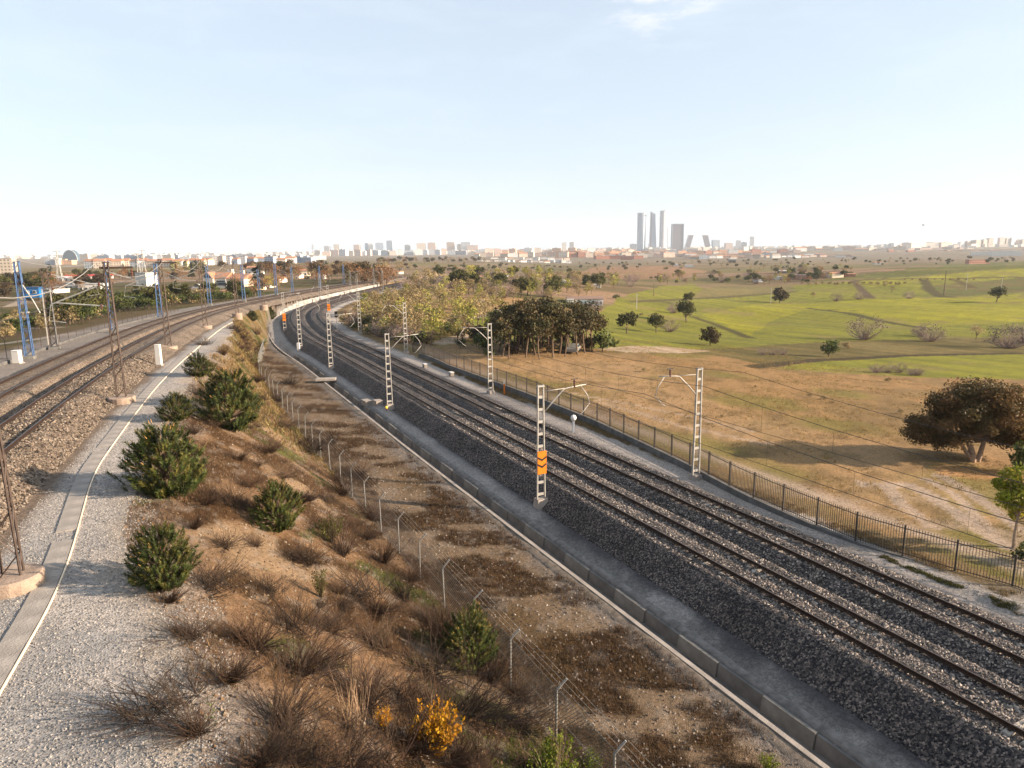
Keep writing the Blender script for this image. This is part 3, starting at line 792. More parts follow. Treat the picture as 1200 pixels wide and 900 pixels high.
o0 = np.array(pf[0])
for p in pf:
    o = put('post', postg, fen, np.array(p) - o0 - np.array([0, 0, .15]), R_.uniform(-.1, .1)); o.rotation_euler[0] = R_.uniform(-.02, .02); o.rotation_euler[1] = R_.uniform(-.025, .025)
tag(wire_mesh(np.array(pf) - o0).build('wire_mesh', MT['galvdull'], fen), kind='stuff')
pl = []
yy = 38.0
while yy < 150:
    p = onL(yy, -9.2); zz = float(zt(np.array([p[0]]), np.array([p[1]]))[0]); pl.append((p[0], p[1], zz)); yy += 3.0
fl = tag(empty('mesh_fence', pl[0]), 'long grey mesh fence with cranked posts on the far side of the upper tracks', 'fence')
o1 = np.array(pl[0])
postd = crank_post(1.9, .028).mesh('post', MT['brownsteel'])
for p in pl: put('post', postd, fl, np.array(p) - o1 - np.array([0, 0, .1]), math.pi + R_.uniform(-.1, .1))
tag(wire_mesh(np.array(pl) - o1, 1.9, .2, .003).build('wire_mesh', MT['brownsteel'], fl), kind='stuff')
# low wall of the cutting beside it
wl_ = np.array([onL(v, -8.1) for v in np.arange(30, 130, 2.0)])
b = MB(); p, Q, T = lineR([(-8.25, -1.3), (-7.95, -1.3), (-7.95, -.55), (-8.25, -.55)], np.arange(30, 130, 2.0), on=onL, o=wl_[0]); b.add(p, Q, T)
tag(b.build('low_wall', MT['concdark'], None, wl_[0]), 'low dark kerb wall between the upper tracks and their mesh fence', 'wall')

# ------------------------------------------------------------------ bar fence on its wall, right of the lower line
def plane_pt(px, py, z):
    d = rays([(px, py)])[0]; t = (z - CAMZ) / d[2]
    return np.array([d[0] * t, d[1] * t, z])
fpx = [(1420, 778, -.75), (1310, 736, -.75), (1198, 692, -.72), (1100, 664, -.62), (1000, 633, -.45), (930, 604, -.28), (870, 577, -.18), (800, 540, -.1), (700, 493, -.05), (620, 461, 0), (559, 439, .05), (525, 427, .08), (511, 420, .1), (497, 415, .1), (484, 412.5, .12)]
fl_ = np.array([plane_pt(*q) for q in fpx])
seg = np.linalg.norm(np.diff(fl_[:, :2], axis=0), axis=1); fs = np.concatenate([[0], np.cumsum(seg)])
fpt = lambda u: np.array([np.interp(u, fs, fl_[:, i]) for i in range(3)])
barf = tag(empty('bar_fence', fl_[0]), 'dark steel bar fence standing on a low wall beside the right-hand tracks', 'fence')
fo = fl_[0].copy()
FH = 1.62
postm = MB().box((0, 0, FH / 2 + .03), (.085, .085, FH + .06)).mesh('post', MT['darksteel'])
barm = MB().box((0, 0, FH / 2 + .03), (.022, .022, FH + .02)).mesh('bar', MT['darksteel'])
N = int(fs[-1] / 2.35); us = np.linspace(0, fs[-1], N + 1)
rest = MB(); nb = 0
for k in range(N + 1):
    p = fpt(us[k]); put('post', postm, barf, p - fo, math.atan2(*(fpt(us[min(k + 1, N)]) - fpt(us[max(k - 1, 0)]))[[1, 0]]))
    if k == N: break
    q = fpt(us[k + 1]); a = math.atan2(q[1] - p[1], q[0] - p[0])
    r_ = MB()
    for zz in (.14, FH - .12): r_.bar(p - fo + [0, 0, zz], q - fo + [0, 0, zz], .026, 4)
    r_.build('fence_rails', MT['darksteel'], barf)
    for e in range(1, 18):
        w = p + (q - p) * e / 18 - fo
        if nb < 285 and us[k] > 4: put('bar', barm, barf, w, a); nb += 1
        else: rest.box(w + [0, 0, FH / 2 + .03], (.022, .022, FH + .02), a)
tag(rest.build('bars', MT['darksteel'], barf), kind='stuff')
uw = np.arange(0, fs[-1], 2.0)
wp = np.array([fpt(u) for u in uw]); dv = np.gradient(wp[:, :2], axis=0); dv /= np.linalg.norm(dv, axis=1)[:, None]; nv = np.c_[-dv[:, 1], dv[:, 0]]
wall = tag(empty('fence_wall', fo), 'low grey block wall under the dark bar fence', 'wall')
for k in range(len(uw) - 1):
    b = MB(); V = []
    for e in (k, k + 1):
        f_ = .012 if e == k else -.012
        c = wp[e] + np.r_[dv[e] * f_, 0] - fo
        n3 = np.r_[nv[e], 0]
        V += [c - n3 * .14 + [0, 0, -.95], c + n3 * .14 + [0, 0, -.95], c + n3 * .13 + [0, 0, -.02], c - n3 * .13 + [0, 0, -.02]]
    b.add(V, [(0, 1, 5, 4), (1, 2, 6, 5), (2, 3, 7, 6), (3, 0, 4, 7), (0, 3, 2, 1), (4, 5, 6, 7)])
    b.build('wall_block', MT['concdark'], wall)

# white parapet wall on the outside of the far curve
ww = tag(empty('parapet_wall', tuple(onR(160, -7.4, 0))), 'long white retaining wall curving round the outside of the distant bend', 'wall')
wo_ = np.array(onR(160, -7.4, 0)); yy = 184.0; k = 0
while yy < 300:
    ys = np.array([yy, yy + 2.45, yy + 4.9]); hgt = .1 if yy > 205 else -.6 + (yy - 184) / 30
    p, Q, T = lineR([(-7.7, -1.6), (-7.35, -1.6), (-7.35, hgt), (-7.7, hgt)], ys, o=wo_)
    b = MB(); b.add(p, Q, T); b.build('wall_panel', MT['parapet'], ww); yy += 5; k += 1

# ------------------------------------------------------------------ masts of the lower line
def chevron(z):
    b = MB(); w = .30; t = .13
    for s in (-1, 1):
        poly = [(0, z - .16), (s * w, z + .02), (s * w, z + .02 + t), (0, z - .16 + t)]
        if s < 0: poly = poly[::-1]
        b.prism(poly, -.012, .012, plane='xz')
    return b
def batten_mast(H=7.9, side=1, sign=False, arm=True, label=''):
    """two flat channels joined by battens; side=+1 reaches along +x"""
    t = empty('catenary_mast', (0, 0, 0)); tag(t, label, 'catenary mast', 'pale masts of the lower line')
    MB().box((0, 0, -.3), (1.0, .8, 1.1), top=.72).build('footing', MT['conclight'], t)
    w0, w1 = .29, .19
    for s in (-1, 1):
        MB().add([(s * w0 - .035, -.08, 0), (s * w0 + .035, -.08, 0), (s * w0 + .035, .08, 0), (s * w0 - .035, .08, 0), (s * w1 - .035, -.07, H), (s * w1 + .035, -.07, H), (s * w1 + .035, .07, H), (s * w1 - .035, .07, H)],
                 [(0, 3, 2, 1), (4, 5, 6, 7), (0, 1, 5, 4), (1, 2, 6, 5), (2, 3, 7, 6), (3, 0, 4, 7)]).build('channel', MT['galv'], t)
    z = .55
    while z < H:
        w = (w0 + (w1 - w0) * z / H) * 2 - .072
        MB().box((0, 0, z), (w, .08, .17)).build('batten', MT['galv'], t); z += .82
    MB().box((0, 0, H - .08), (w1 * 2 + .12, .2, .1)).build('cap_plate', MT['galv'], t)
    if arm:
        s = side
        a = empty('cantilever', (0, 0, 0)); a.parent = t
        a2 = MB().tube([(s * .2, 0, 6.0), (s * .95, 0, 6.75), (s * 1.75, 0, 7.45), (s * 2.0, 0, 7.5), (s * 3.5, 0, 7.62)], .042, 6)
        a2.tube([(s * .25, 0, 7.45), (s * 1.0, 0, 7.48), (s * 1.8, 0, 7.5)], .025, 4)
        a2.tube([(s * 3.0, 0, 7.58), (s * 3.55, 0, 6.9), (s * 3.75, 0, 6.3)], .03, 5).tube([(s * 3.75, 0, 6.3), (s * 3.2, 0, 5.72), (s * 2.9, 0, 5.55)], .025, 4)
        bpy.data.objects.remove(a)
        a = a2.build('cantilever', MT['galv'], t, smooth=True)
        MB().lathe([(.03, -.3), (.09, -.26), (.05, -.2), (.09, -.13), (.05, -.07), (.09, 0), (.05, .06), (.09, .13), (.03, .2)], 8, o=(s * 2.55, 0, 7.80)).build('insulator', MT['insul'], a)
        MB().box((s * 2.55, 0, 8.05), (.5, .07, .06)).build('clamp', MT['darksteel'], a)
    if sign:
        sg = MB().box((0, 0, 2.75), (.66, .03, 1.55)).build('sign_board', MT['orange'], t, (0, -.16, 0))
        for z in (3.02, 2.55): chevron(z).build('chevron', MT['black'], sg, (0, -.024, 0))
    return t
def mast_at(on, y, d, dz, rz, **kw):
    t = batten_mast(**kw); p = on(y, d, dz); t.location = p; t.rotation_euler = (0, 0, rz); return t
def near_y(px, py, z):                         # plan position of a footing seen at that point of the picture
    p = plane_pt(px, py, z); return p
LM = [(634, 588, -1.0, 'pale batten mast with orange double-chevron board, nearest the drain', True),
      (457, 476, -1.0, 'pale batten mast standing on the drain side right beside the cable-pit covers', False),
      (388, 430, -1.0, 'third pale batten mast on the drain side, nearer than the white pillar', False),
      (352, 406, -.7, 'far pale mast on the drain side beside the white marker pillar', False),
      (334, 387, -.6, 'far mast with orange board at the start of the white parapet wall', True)]
RM = [(815, 560, -.55, 'pale batten mast before the bar fence, nearest on the service path', True),
      (575, 460, -.5, 'pale batten mast on the service path beside the orange stake', True),
      (476, 413, -.4, 'pale batten mast where the bar fence ends at the bushes', True),
      (422, 391, -.2, 'pale batten mast against the rusty bushes where the path widens', True),
      (386, 374, 0, 'far mast on the inside of the bend carrying an orange board', True)]
for i, (px, py, z, lab, sign) in enumerate(LM):
    p = near_y(px, py, z); rz = angR(p[1]) - math.pi / 2
    t = batten_mast(side=1, sign=sign, label=lab); t.location = p; t.rotation_euler[2] = rz
for i, (px, py, z, lab, arm) in enumerate(RM):
    p = near_y(px, py, z); rz = angR(p[1]) - math.pi / 2
    t = batten_mast(side=-1, sign=(i == 4), label=lab); t.location = p; t.rotation_euler[2] = rz
yy = 222
for k in range(3):
    for s in (-1, 1):
        d = s * 5.9; t = batten_mast(side=-s, label='small pale mast, %s, %s' % ('wall side' if s < 0 else 'field side', ('where the wall is tallest', 'mid far straight', 'where the tracks vanish')[k]))
        t['group'] = 'far masts, ' + ('wall side' if s < 0 else 'field side')
        t.location = onR(yy, d, -.6); t.rotation_euler[2] = angR(yy) - math.pi / 2
    yy += 34

# ------------------------------------------------------------------ masts of the upper line
def lattice_mast(H, m, foot=True, label='', group='', w0=.27, w1=.13, arm=None, name='lattice_mast'):
    t = tag(empty(name, (0, 0, 0)), label, 'lattice mast', group)
    if foot: MB().lathe([(.0, -.8), (.82, -.8), (.82, .25), (.76, .30), (0, .30)], 18).build('footing', MT['footing'], t)
    else: MB().box((0, 0, -.2), (1.0, 1.0, .9), top=.85).build('footing', MT['concrete'], t)
    z0 = .25
    for sx in (-1, 1):
        for sy in (-1, 1):
            MB().tube([(sx * w0, sy * w0 * .62, z0), (sx * w1, sy * w1 * .62, H)], .036 if m != 'bluesteel' else .052, 4).build('leg', MT[m], t)
    b = MB(); n = 13; z = z0
    for k in range(n):
        za, zb = z0 + (H - z0) * k / n, z0 + (H - z0) * (k + 1) / n
        wa, wb = w0 + (w1 - w0) * k / n, w0 + (w1 - w0) * (k + 1) / n
        e = 1 if k % 2 else -1
        for s in (-1, 1):
            b.bar((e * wa, s * wa * .62, za), (-e * wb, s * wb * .62, zb), .020, 4)
            b.bar((s * wa, e * wa * .62, za), (s * wb, -e * wb * .62, zb), .018, 4)
    b.build('lacing', MT[m], t)
    MB().box((0, 0, H + .03), (w1 * 2 + .14, w1 * 1.3 + .12, .06)).build('cap_plate', MT[m], t)
    return t
def left_arm(t, s, m='galvdull', z=6.3, reach=3.0):
    a = MB().tube([(s * .3, 0, z + 1.3), (s * (.3 + reach), 0, z + .1)], .045, 6).tube([(s * .3, 0, z - .1), (s * (.3 + reach * .9), 0, z + .2)], .045, 6).build('cantilever', MT[m], t)
    MB().tube([(s * (.3 + reach), 0, z + .1), (s * (reach + .5), 0, z - .9), (s * (reach - .4), 0, z - 1.05)], .03, 5).build('steady_arm', MT[m], t)
    for zz in (z + 1.3, z - .1):
        MB().lathe([(.03, -.16), (.1, -.12), (.05, -.06), (.1, 0), (.05, .06), (.1, .12), (.03, .16)], 8, o=(s * .52, 0, zz - .02)).build('insulator', MT['insul'], t)
KM = [(15, 684, 'brown lattice mast on a round concrete base, cut by the left edge'), (143, 470, 'brown lattice mast with a crossbar, its round base beside the cable trough'),
      (198, 409, 'dark lattice mast on a pale base beside the small white pillar'), (241, 384, 'fourth lattice mast along the gravel path, thin and brown'),
      (278, 369, 'fifth lattice mast along the gravel path, near its far end'), (309, 359, 'sixth lattice mast past the end of the gravel path')]
for i, (px, py, lab) in enumerate(KM):
    p = plane_pt(px, py, 5.9)
    p = plane_pt(px, py, zL(p[1]) - .75)
    t = lattice_mast(8.9, 'brownsteel', True, lab, 'lattice masts along the gravel path')
    t.location = p; t.rotation_euler[2] = angL(p[1]) - math.pi / 2
    left_arm(t, -1)
    if i in (1, 2):
        MB().box((.55, 0, 8.6), (1.9, .12, .14)).build('crossbar', MT['brownsteel'], t)
        MB().lathe([(.03, -.5), (.1, -.42), (.05, -.34), (.1, -.26), (.05, -.18), (.1, -.1), (.03, 0)], 8, o=(1.4, 0, 8.5)).build('insulator', MT['insul'], t)
BMs = [(35, 420, 8.9, 'tall blue lattice mast with a crossbar beside the white concrete pillar'), (134, 389, 8.9, 'second blue lattice mast, seen behind the brown one with the crossbar'),
       (188, 373, 8.6, 'blue lattice mast seen behind the dark mast'), (246, 357, 8.6, 'blue lattice mast in front of the terracotta-roofed villa'), (286, 352, 8.6, 'blue lattice mast at the right end of the terracotta-roofed villa'),
       (324, 345, 8.8, 'blue lattice mast at the bend before the orange trees')]
for i, (px, py, H, lab) in enumerate(BMs):
    p = plane_pt(px, py, 5.9); p = plane_pt(px, py, zL(p[1]) - .8)
    t = lattice_mast(H, 'bluesteel', False, lab, 'blue lattice masts', .34, .2)
    t.location = p; t.rotation_euler[2] = angL(p[1]) - math.pi / 2
    if i == 0:
        MB().box((-2.2, 0, 6.95), (5.2, .22, .16)).build('crossbar', MT['brownsteel'], t)
        MB().tube([(.2, 0, 6.9), (.9, 0, 5.4), (1.35, 0, 4.2)], .06, 6).build('strut', MT['galvdull'], t)
        MB().box((0, 0, 4.3), (.9, .3, .12)).build('bracket', MT['galv'], t)
    else: left_arm(t, 1)
p = plane_pt(64, 409, 5.9)
t = lattice_mast(8.2, 'brownsteel', False, 'brown and pale mast with bright slanting tubes between the blue masts', 'mast with tubes', .32, .26)
t.location = p; t.rotation_euler[2] = angL(p[1]) - math.pi / 2
for s in (-1, 1): MB().tube([(s * .42, -.3, .5), (s * .36, -.28, 6.2)], .06, 5).build('pale_leg', MT['galv'], t)
left_arm(t, 1, 'galv', 6.4, 4.2)
for k in range(4):
    yy = 205 + k * 30
    t = lattice_mast(8.6, 'bluesteel', False, 'far blue mast behind the white parapet wall, ' + ('nearest of four', 'second nearest of four', 'second farthest of four', 'farthest of four')[k], 'far blue masts', .34, .2)
    t.location = onL(yy, -5.0, -.8)

# ------------------------------------------------------------------ wires
def catenary(name, on, dc, ys, label, group, zc=5.35, zm=6.75, droppers=True, off=.25):
    t = tag(empty(name, tuple(on(ys[0], dc, zc))), label, 'overhead wire', group)
    o = np.array(t.location)
    c, m = MB(), MB(); dp = MB()
    pc, pm = [], []
    for a, b_ in zip(ys[:-1], ys[1:]):
        for q in np.linspace(0, 1, 9)[:-1]:
            yv = a + (b_ - a) * q; z = off * (1 if (ys.index(a) % 2) else -1) * (1 - 2 * q)
            pc.append(on(yv, dc + z, zc)); pm.append(on(yv, dc + z, zm - 1.0 * 4 * q * (1 - q) * .85 + 0))
            if q > 0 and droppers: dp.bar(pc[-1] - o, pm[-1] - o, .007, 3)
    c.tube(np.array(pc) - o, .013, 4).build('contact_wire', MT['wire'], t); m.tube(np.array(pm) - o, .015, 4).build('messenger_wire', MT['wire'], t)
    if droppers: tag(dp.build('droppers', MT['wire'], t), kind='stuff')
    return t
yr = [-26.0, 8.0, 40.5, 72.5, 101, 128, 158, 190, 222, 256, 290]
catenary('overhead_wire', onR, -2.2, yr, 'catenary wires over the lower track nearest the drain', 'wires of the lower line', 5.5, 7.3)
catenary('overhead_wire', onR, 2.2, yr, 'catenary wires over the lower track beside the service path', 'wires of the lower line', 5.5, 7.3)
yl = [-8.0, 19.0, 45.4, 71.0, 96, 122, 150, 180, 210]
catenary('overhead_wire', onL, 2.2, yl, 'catenary wires over the upper track beside the gravel path', 'wires of the upper line', 5.4, 6.9)
catenary('overhead_wire', onL, -2.2, yl, 'catenary wires over the upper track beside the blue masts', 'wires of the upper line', 5.4, 6.9)
def feeder(on, d, ys, z, label, r=.02, sag=.7, m='wirelight'):
    P = []
    for a, b_ in zip(ys[:-1], ys[1:]):
        for q in np.linspace(0, 1, 9)[:-1]: P.append(on(a + (b_ - a) * q, d, z - sag * 4 * q * (1 - q)))
    P = np.array(P)
    return tag(MB().tube(P - P[0], r, 4).build('feeder_wire', MT[m], None, P[0]), label, 'feeder wire')
feeder(onL, -5.3, [20, 62, 88, 108, 140, 175, 205], 8.3, 'pale feeder wire strung along the tops of the blue masts')
feeder(onL, 4.6, [-8, 19, 45.4, 71, 96, 122, 150], 8.1, 'thick pale feeder wire sagging between the brown masts above the path', .024, 1.3)
feeder(onR, 5.6, [-26, 8, 41, 73, 104, 133, 160], 7.75, 'thin feeder wire along the masts on the service-path side', .014, .9, 'wire')

# ------------------------------------------------------------------ markers, pillars, signals
def at(px, py): return G([(px, py)])[0]
def pillar(px, py, w, h, lab, m='white', rz=0.0):
    g = at(px, py); t = tag(empty('marker_pillar', g, rz), lab, 'pillar')
    MB().box((0, 0, h / 2), (w, w * .8, h), top=.95).build('shaft', MT[m], t); MB().box((0, 0, .02), (w * 1.3, w * 1.15, .12)).build('base', MT['conclight'], t)
    MB().box((0, 0, h + .03), (w * 1.02, w * .84, .06), top=.9).build('cap', MT[m], t)
    return t
g = plane_pt(187, 428, 6.0); t = pillar(187, 428, .42, 1.75, 'white concrete pillar on the gravel path near the dark mast', 'whitewall'); t.location = g
g = plane_pt(21, 426, 5.95); t = pillar(21, 426, .62, 1.15, 'squat white concrete pillar beside the tall blue mast', 'whitewall'); t.location = g
t = pillar(350, 411, .45, 1.3, 'white pillar at the foot of a far mast on the drain side')
g = plane_pt(672, 506, -.62); t = tag(empty('marker_post', g), 'white post with a round head on the service path between two masts', 'marker post')
MB().lathe([(0, 0), (.11, 0), (.11, 1.02), (0, 1.02)], 10).build('shaft', MT['white'], t); MB().lathe([(0, -.28), (.15, -.24), (.25, -.1), (.27, .05), (.2, .2), (.08, .28), (0, .29)], 14, o=(0, 0, 1.27)).build('round_head', MT['white'], t, smooth=True)
g = plane_pt(591, 462, -.58); t = tag(empty('marker_stake', g), 'slim orange stake with a white tip beside the bar fence', 'marker stake')
MB().box((0, 0, .6), (.17, .12, 1.2)).build('shaft', MT['orange'], t); MB().box((0, 0, 1.36), (.172, .122, .32)).build('tip', MT['white'], t)
g = plane_pt(453, 482, -1.1); t = tag(empty('ground_lamp', g), 'tiny yellow lamp on a stub at the foot of the second mast', 'lamp')
MB().lathe([(0, 0), (.07, 0), (.07, .3), (0, .3)], 8).build('stub', MT['darksteel'], t); MB().lathe([(0, 0), (.13, .03), (.15, .13), (.1, .24), (0, .28)], 10, o=(0, 0, .3)).build('lamp_head', MT['amber'], t)
g = plane_pt(395, 388, -.4); t = tag(empty('railway_signal', g), 'small black-headed railway signal on the inside of the bend', 'signal')
MB().lathe([(0, 0), (.08, 0), (.08, 3.2), (0, 3.2)], 8).build('pole', MT['galv'], t); MB().box((0, 0, 3.4), (.55, .3, 1.2)).build('signal_head', MT['black'], t); MB().box((0, 0, .15), (.9, .9, .4)).build('footing', MT['conclight'], t)
for px, py, lab in ((498, 431, 'small white junction box by the track before the fence bend'), (529, 441, 'low pale trackside cabinet with a dark side beside the fence')):
    g = plane_pt(px, py, -.6); t = tag(empty('trackside_box', g, angR(g[1])), lab, 'trackside box')
    MB().box((0, 0, .28), (.75, .45, .5)).build('cabinet', MT['conclight'], t); MB().box((0, 0, .56), (.82, .5, .07)).build('lid', MT['white'], t)
# cable trough beside the gravel path: cover slabs and a pale edge strip
ct = tag(empty('cable_trough', tuple(onL(20, 7.6, -.85))), 'flat concrete cable trough with a thin white edge running along the gravel path', 'cable trough')
co = np.array(ct.location)
dtr = lambda y: 7.0 + 1.3 * (1 - sm(14, 30, y))
yy = 10.0; cov = MB().box((0, 0, 0), (.62, 1.02, .10)).mesh('cover_slab', MT['pathslab'])
k = 0
while yy < 112:
    a = angL(yy)
    if k not in (11, 23):
        p = onL(yy, dtr(yy) - .34); g = float(zt(p[0:1], p[1:2])[0])
        put('cover_slab', cov, ct, np.array([p[0], p[1], g - .012 + R_.uniform(-.006, .006)]) - co, math.atan2(*(onL(yy + .4, dtr(yy + .4)) - onL(yy - .4, dtr(yy - .4)))[[1, 0]]) - math.pi / 2 + R_.uniform(-.005, .005))
    yy += 1.0 * math.sin(a); k += 1
ys = np.arange(9.5, 113, .5); P = np.array([onL(v, dtr(v) + .02) for v in ys]); P[:, 2] = zt(P[:, 0], P[:, 1]) + .05
V = np.stack([P + [-.014, -.01, 0], P + [.016, .01, 0], P + [.016, .01, -.12], P + [-.014, -.01, -.12]], 1).reshape(-1, 3) - co
n = len(ys); i, j = np.meshgrid(np.arange(n - 1), np.arange(4), indexing='ij'); jn = (j + 1) % 4
b = MB(); b.add(V, np.stack([i * 4 + j, (i + 1) * 4 + j, (i + 1) * 4 + jn, i * 4 + jn], -1).reshape(-1, 4)); b.build('edge_strip', MT['cream'], ct)

# ------------------------------------------------------------------ plants
def rot_rand(n):
    v = NR.normal(size=(n, 3)); return v / np.linalg.norm(v, axis=1)[:, None]
def leaves(b, P, size, cols, out=None, bias=.6, asp=1.6):
    """one small leaf-shaped quad at every point"""
    n = len(P)
    nr = rot_rand(n)
    if out is not None: nr = nr + out * bias; nr /= np.linalg.norm(nr, axis=1)[:, None]
    a = np.cross(nr, rot_rand(n)); a /= np.linalg.norm(a, axis=1)[:, None] + 1e-9
    c = np.cross(nr, a)
    s = (size * (.6 + .8 * NR.rand(n)))[:, None]
    V = np.stack([P - a * s * asp, P + c * s * .8, P + a * s * asp, P - c * s * .8], 1).reshape(-1, 3)
    b.add(V, (np.arange(4)[None] + 4 * np.arange(n)[:, None]), c=np.repeat(cols, 4, 0))
def tint(base, n, j=.25, hue=.08):
    base = np.asarray(base, float)
    return np.clip(base[None] * (1 + j * (NR.rand(n, 1) * 2 - 1)) * (1 + hue * (NR.rand(n, 3) * 2 - 1)), .004, .9)
def crown(b, clumps, nper, size, bases, flat=.8, bias=.6, asp=1.5):
    for (c, r) in clumps:
        n = max(4, int(nper * (.7 + .6 * NR.rand())))
        d = rot_rand(n); rr = r * NR.rand(n, 1) ** .45
        P = np.array(c) + d * rr * np.array([1, 1, flat])
        base = np.array(bases[NR.randint(len(bases))]) * (.75 + .5 * NR.rand())
        leaves(b, P, np.full(n, size), tint(base, n), d, bias, asp)
def limb(b, p0, p1, r0, r1, sag=.1, n=5, seg=4, c=None):
    p0, p1 = np.array(p0, float), np.array(p1, float)
    t = np.linspace(0, 1, seg + 1)[:, None]
    mid = (NR.rand(3) - .5) * sag * np.linalg.norm(p1 - p0)
    P = p0 + (p1 - p0) * t + mid * (t * (1 - t) * 4)
    b.tube(P, r0 + (r1 - r0) * t[:, 0], n, True, c)
def ell_clumps(n, c, rad, r, shell=.55, low=-.7):
    out = []
    while len(out) < n:
        d = rot_rand(1)[0]
        if d[2] < low: continue
        k = (shell + (1 - shell) * NR.rand())
        out.append((np.array(c) + d * k * np.array(rad), r * (.7 + .6 * NR.rand())))
    return out
def twigs(b, n, spread, h, r0, c, fork=3, up=.5, curve=.35, base=.06, lean=(0, 0)):
    """thin woody stems fanning out of one root, each forking"""
    for k in range(n):
        a = NR.rand() * 6.283; tilt = spread * NR.rand() ** .7
        d = np.array([math.cos(a) * math.sin(tilt) + lean[0] * NR.rand(), math.sin(a) * math.sin(tilt) + lean[1] * NR.rand(), math.cos(tilt)])
        L = h * (.3 + .8 * NR.rand() ** 1.3); p = np.array([(NR.rand() - .5) * base * 2, (NR.rand() - .5) * base * 2, 0])
        q = p + d * L * .55; e = q + (d + np.array([0, 0, up]) * curve + (NR.rand(3) - .5) * .3) * L * .45
        cc = tint(c, 1)[0]
        b.tube(np.array([p, q, e]), [r0, r0 * .7, r0 * .18], 3, False, cc)
        for f in range(fork):
            t = .3 + .6 * NR.rand(); s = p + (q - p) * t if NR.rand() < .5 else q + (e - q) * NR.rand() * .7
            dd = d + (NR.rand(3) - .5) * 1.1; dd[2] = abs(dd[2]) * .8 + .15
            b.tube(np.array([s, s + dd * L * (.18 + .22 * NR.rand())]), [r0 * .5, r0 * .12], 3, False, cc)

KIND = {}
def kind(name, objname, parts):
    KIND.setdefault(name, []).append((objname, parts))
def plant(name, loc, h, label=None, cat='tree', group=None, var=None, sc=None, rz=None):
    v = KIND[name]; on_, parts = v[var if var is not None else R_.randrange(len(v))]
    s = sc if sc is not None else (h * R_.uniform(.93, 1.12), h * R_.uniform(.93, 1.12), h)
    t = empty(on_, (loc[0], loc[1], loc[2] - .02 * h), R_.uniform(0, 6.28) if rz is None else rz); t.scale = s
    for nm, me in parts: put(nm, me, t)
    return tag(t, label, cat, group)

def simple_tree(name, objname, bases, c, rad, ncl, rcl, nper, size, trunk=.3, tr=.03, m='leaf', bark='bark', nv=3, flat=.8, low=-.6, shell=.5, lean=.05, limbs=5):
    for v in range(nv):
        tb, cb = MB(), MB()
        cl = ell_clumps(ncl, c, rad, rcl, shell, low)
        top = np.array([lean * (NR.rand() - .5), lean * (NR.rand() - .5), trunk])
        limb(tb, (0, 0, -.03), top, tr, tr * .75, .12, 6)
        for q in range(limbs):
            e = cl[NR.randint(len(cl))][0]; limb(tb, top * (.75 + .25 * NR.rand()), e, tr * .55, tr * .12, .25, 4)
        crown(cb, cl, nper, size, bases, flat)
        kind(name, objname, [('trunk', tb.mesh('trunk', MT[bark])), ('crown', cb.mesh('crown', MT[m], attr=True))])
OLV = [(.085, .085, .024), (.105, .10, .032), (.065, .066, .022)]
PIN = [(.060, .052, .018), (.080, .062, .023), (.042, .042, .015), (.10, .072, .028)]
SPR = [(.28, .275, .06), (.36, .31, .08), (.21, .22, .05)]
BRN = [(.29, .22, .105), (.35, .265, .13), (.23, .175, .085)]
RST = [(.25, .135, .06), (.30, .165, .075), (.19, .10, .05)]
GRN = [(.075, .095, .022), (.10, .115, .03), (.05, .065, .02)]
simple_tree('olive', 'field_tree', OLV, (0, 0, .58), (.42, .42, .34), 34, .15, 44, .030, .24, .03)
simple_tree('darkround', 'field_tree', [(.075, .045, .024), (.06, .045, .02), (.09, .06, .028)], (0, 0, .50), (.48, .48, .42), 34, .17, 44, .032, .12, .03, low=-.9)
simple_tree('pine', 'pine_tree', PIN, (0, 0, .66), (.31, .31, .28), 34, .12, 54, .0155, .52, .017, 'needle', 'bark', 5, .75, -.6, .35, .2, 8)
simple_tree('spring', 'young_tree', SPR, (0, 0, .58), (.26, .26, .38), 20, .13, 22, .022, .3, .022, nv=4, low=-.9)
simple_tree('brown', 'bare_tree', BRN, (0, 0, .58), (.32, .32, .36), 22, .14, 22, .020, .3, .024, nv=4, low=-.9)
simple_tree('rust', 'bare_tree', RST, (0, 0, .58), (.32, .32, .36), 22, .14, 22, .020, .3, .024, nv=3, low=-.9)
simple_tree('bush', 'green_bush', GRN, (0, 0, .42), (.52, .52, .42), 18, .24, 26, .05, .1, .03, nv=4, low=-.5)
simple_tree('brownbush', 'brown_bush', BRN, (0, 0, .42), (.55, .55, .40), 18, .24, 26, .045, .1, .03, nv=3, low=-.5)
simple_tree('cypress', 'dark_conifer', [(.022, .032, .014), (.03, .036, .018)], (0, 0, .52), (.15, .15, .45), 20, .10, 26, .028, .2, .025, 'needle', nv=2, low=-1)
simple_tree('darkpine', 'dark_pine', [(.085, .050, .024), (.070, .056, .024), (.11, .062, .028)], (0, 0, .68), (.36, .36, .26), 22, .15, 34, .026, .45, .028, 'needle', nv=3, low=-.6)
for v in range(4):
    b = MB(); twigs(b, 90, 1.35, .8, .006, (.30, .22, .19), 6, .45, .5, .05)
    cb = MB(); crown(cb, ell_clumps(30, (0, 0, .45), (.62, .62, .36), .2), 34, .014, [(.32, .235, .20), (.25, .19, .16)], .8)
    kind('purple', 'leafless_bush', [('stems', b.mesh('stems', MT['twig'], attr=True)), ('crown', cb.mesh('crown', MT['twig'], attr=True))])

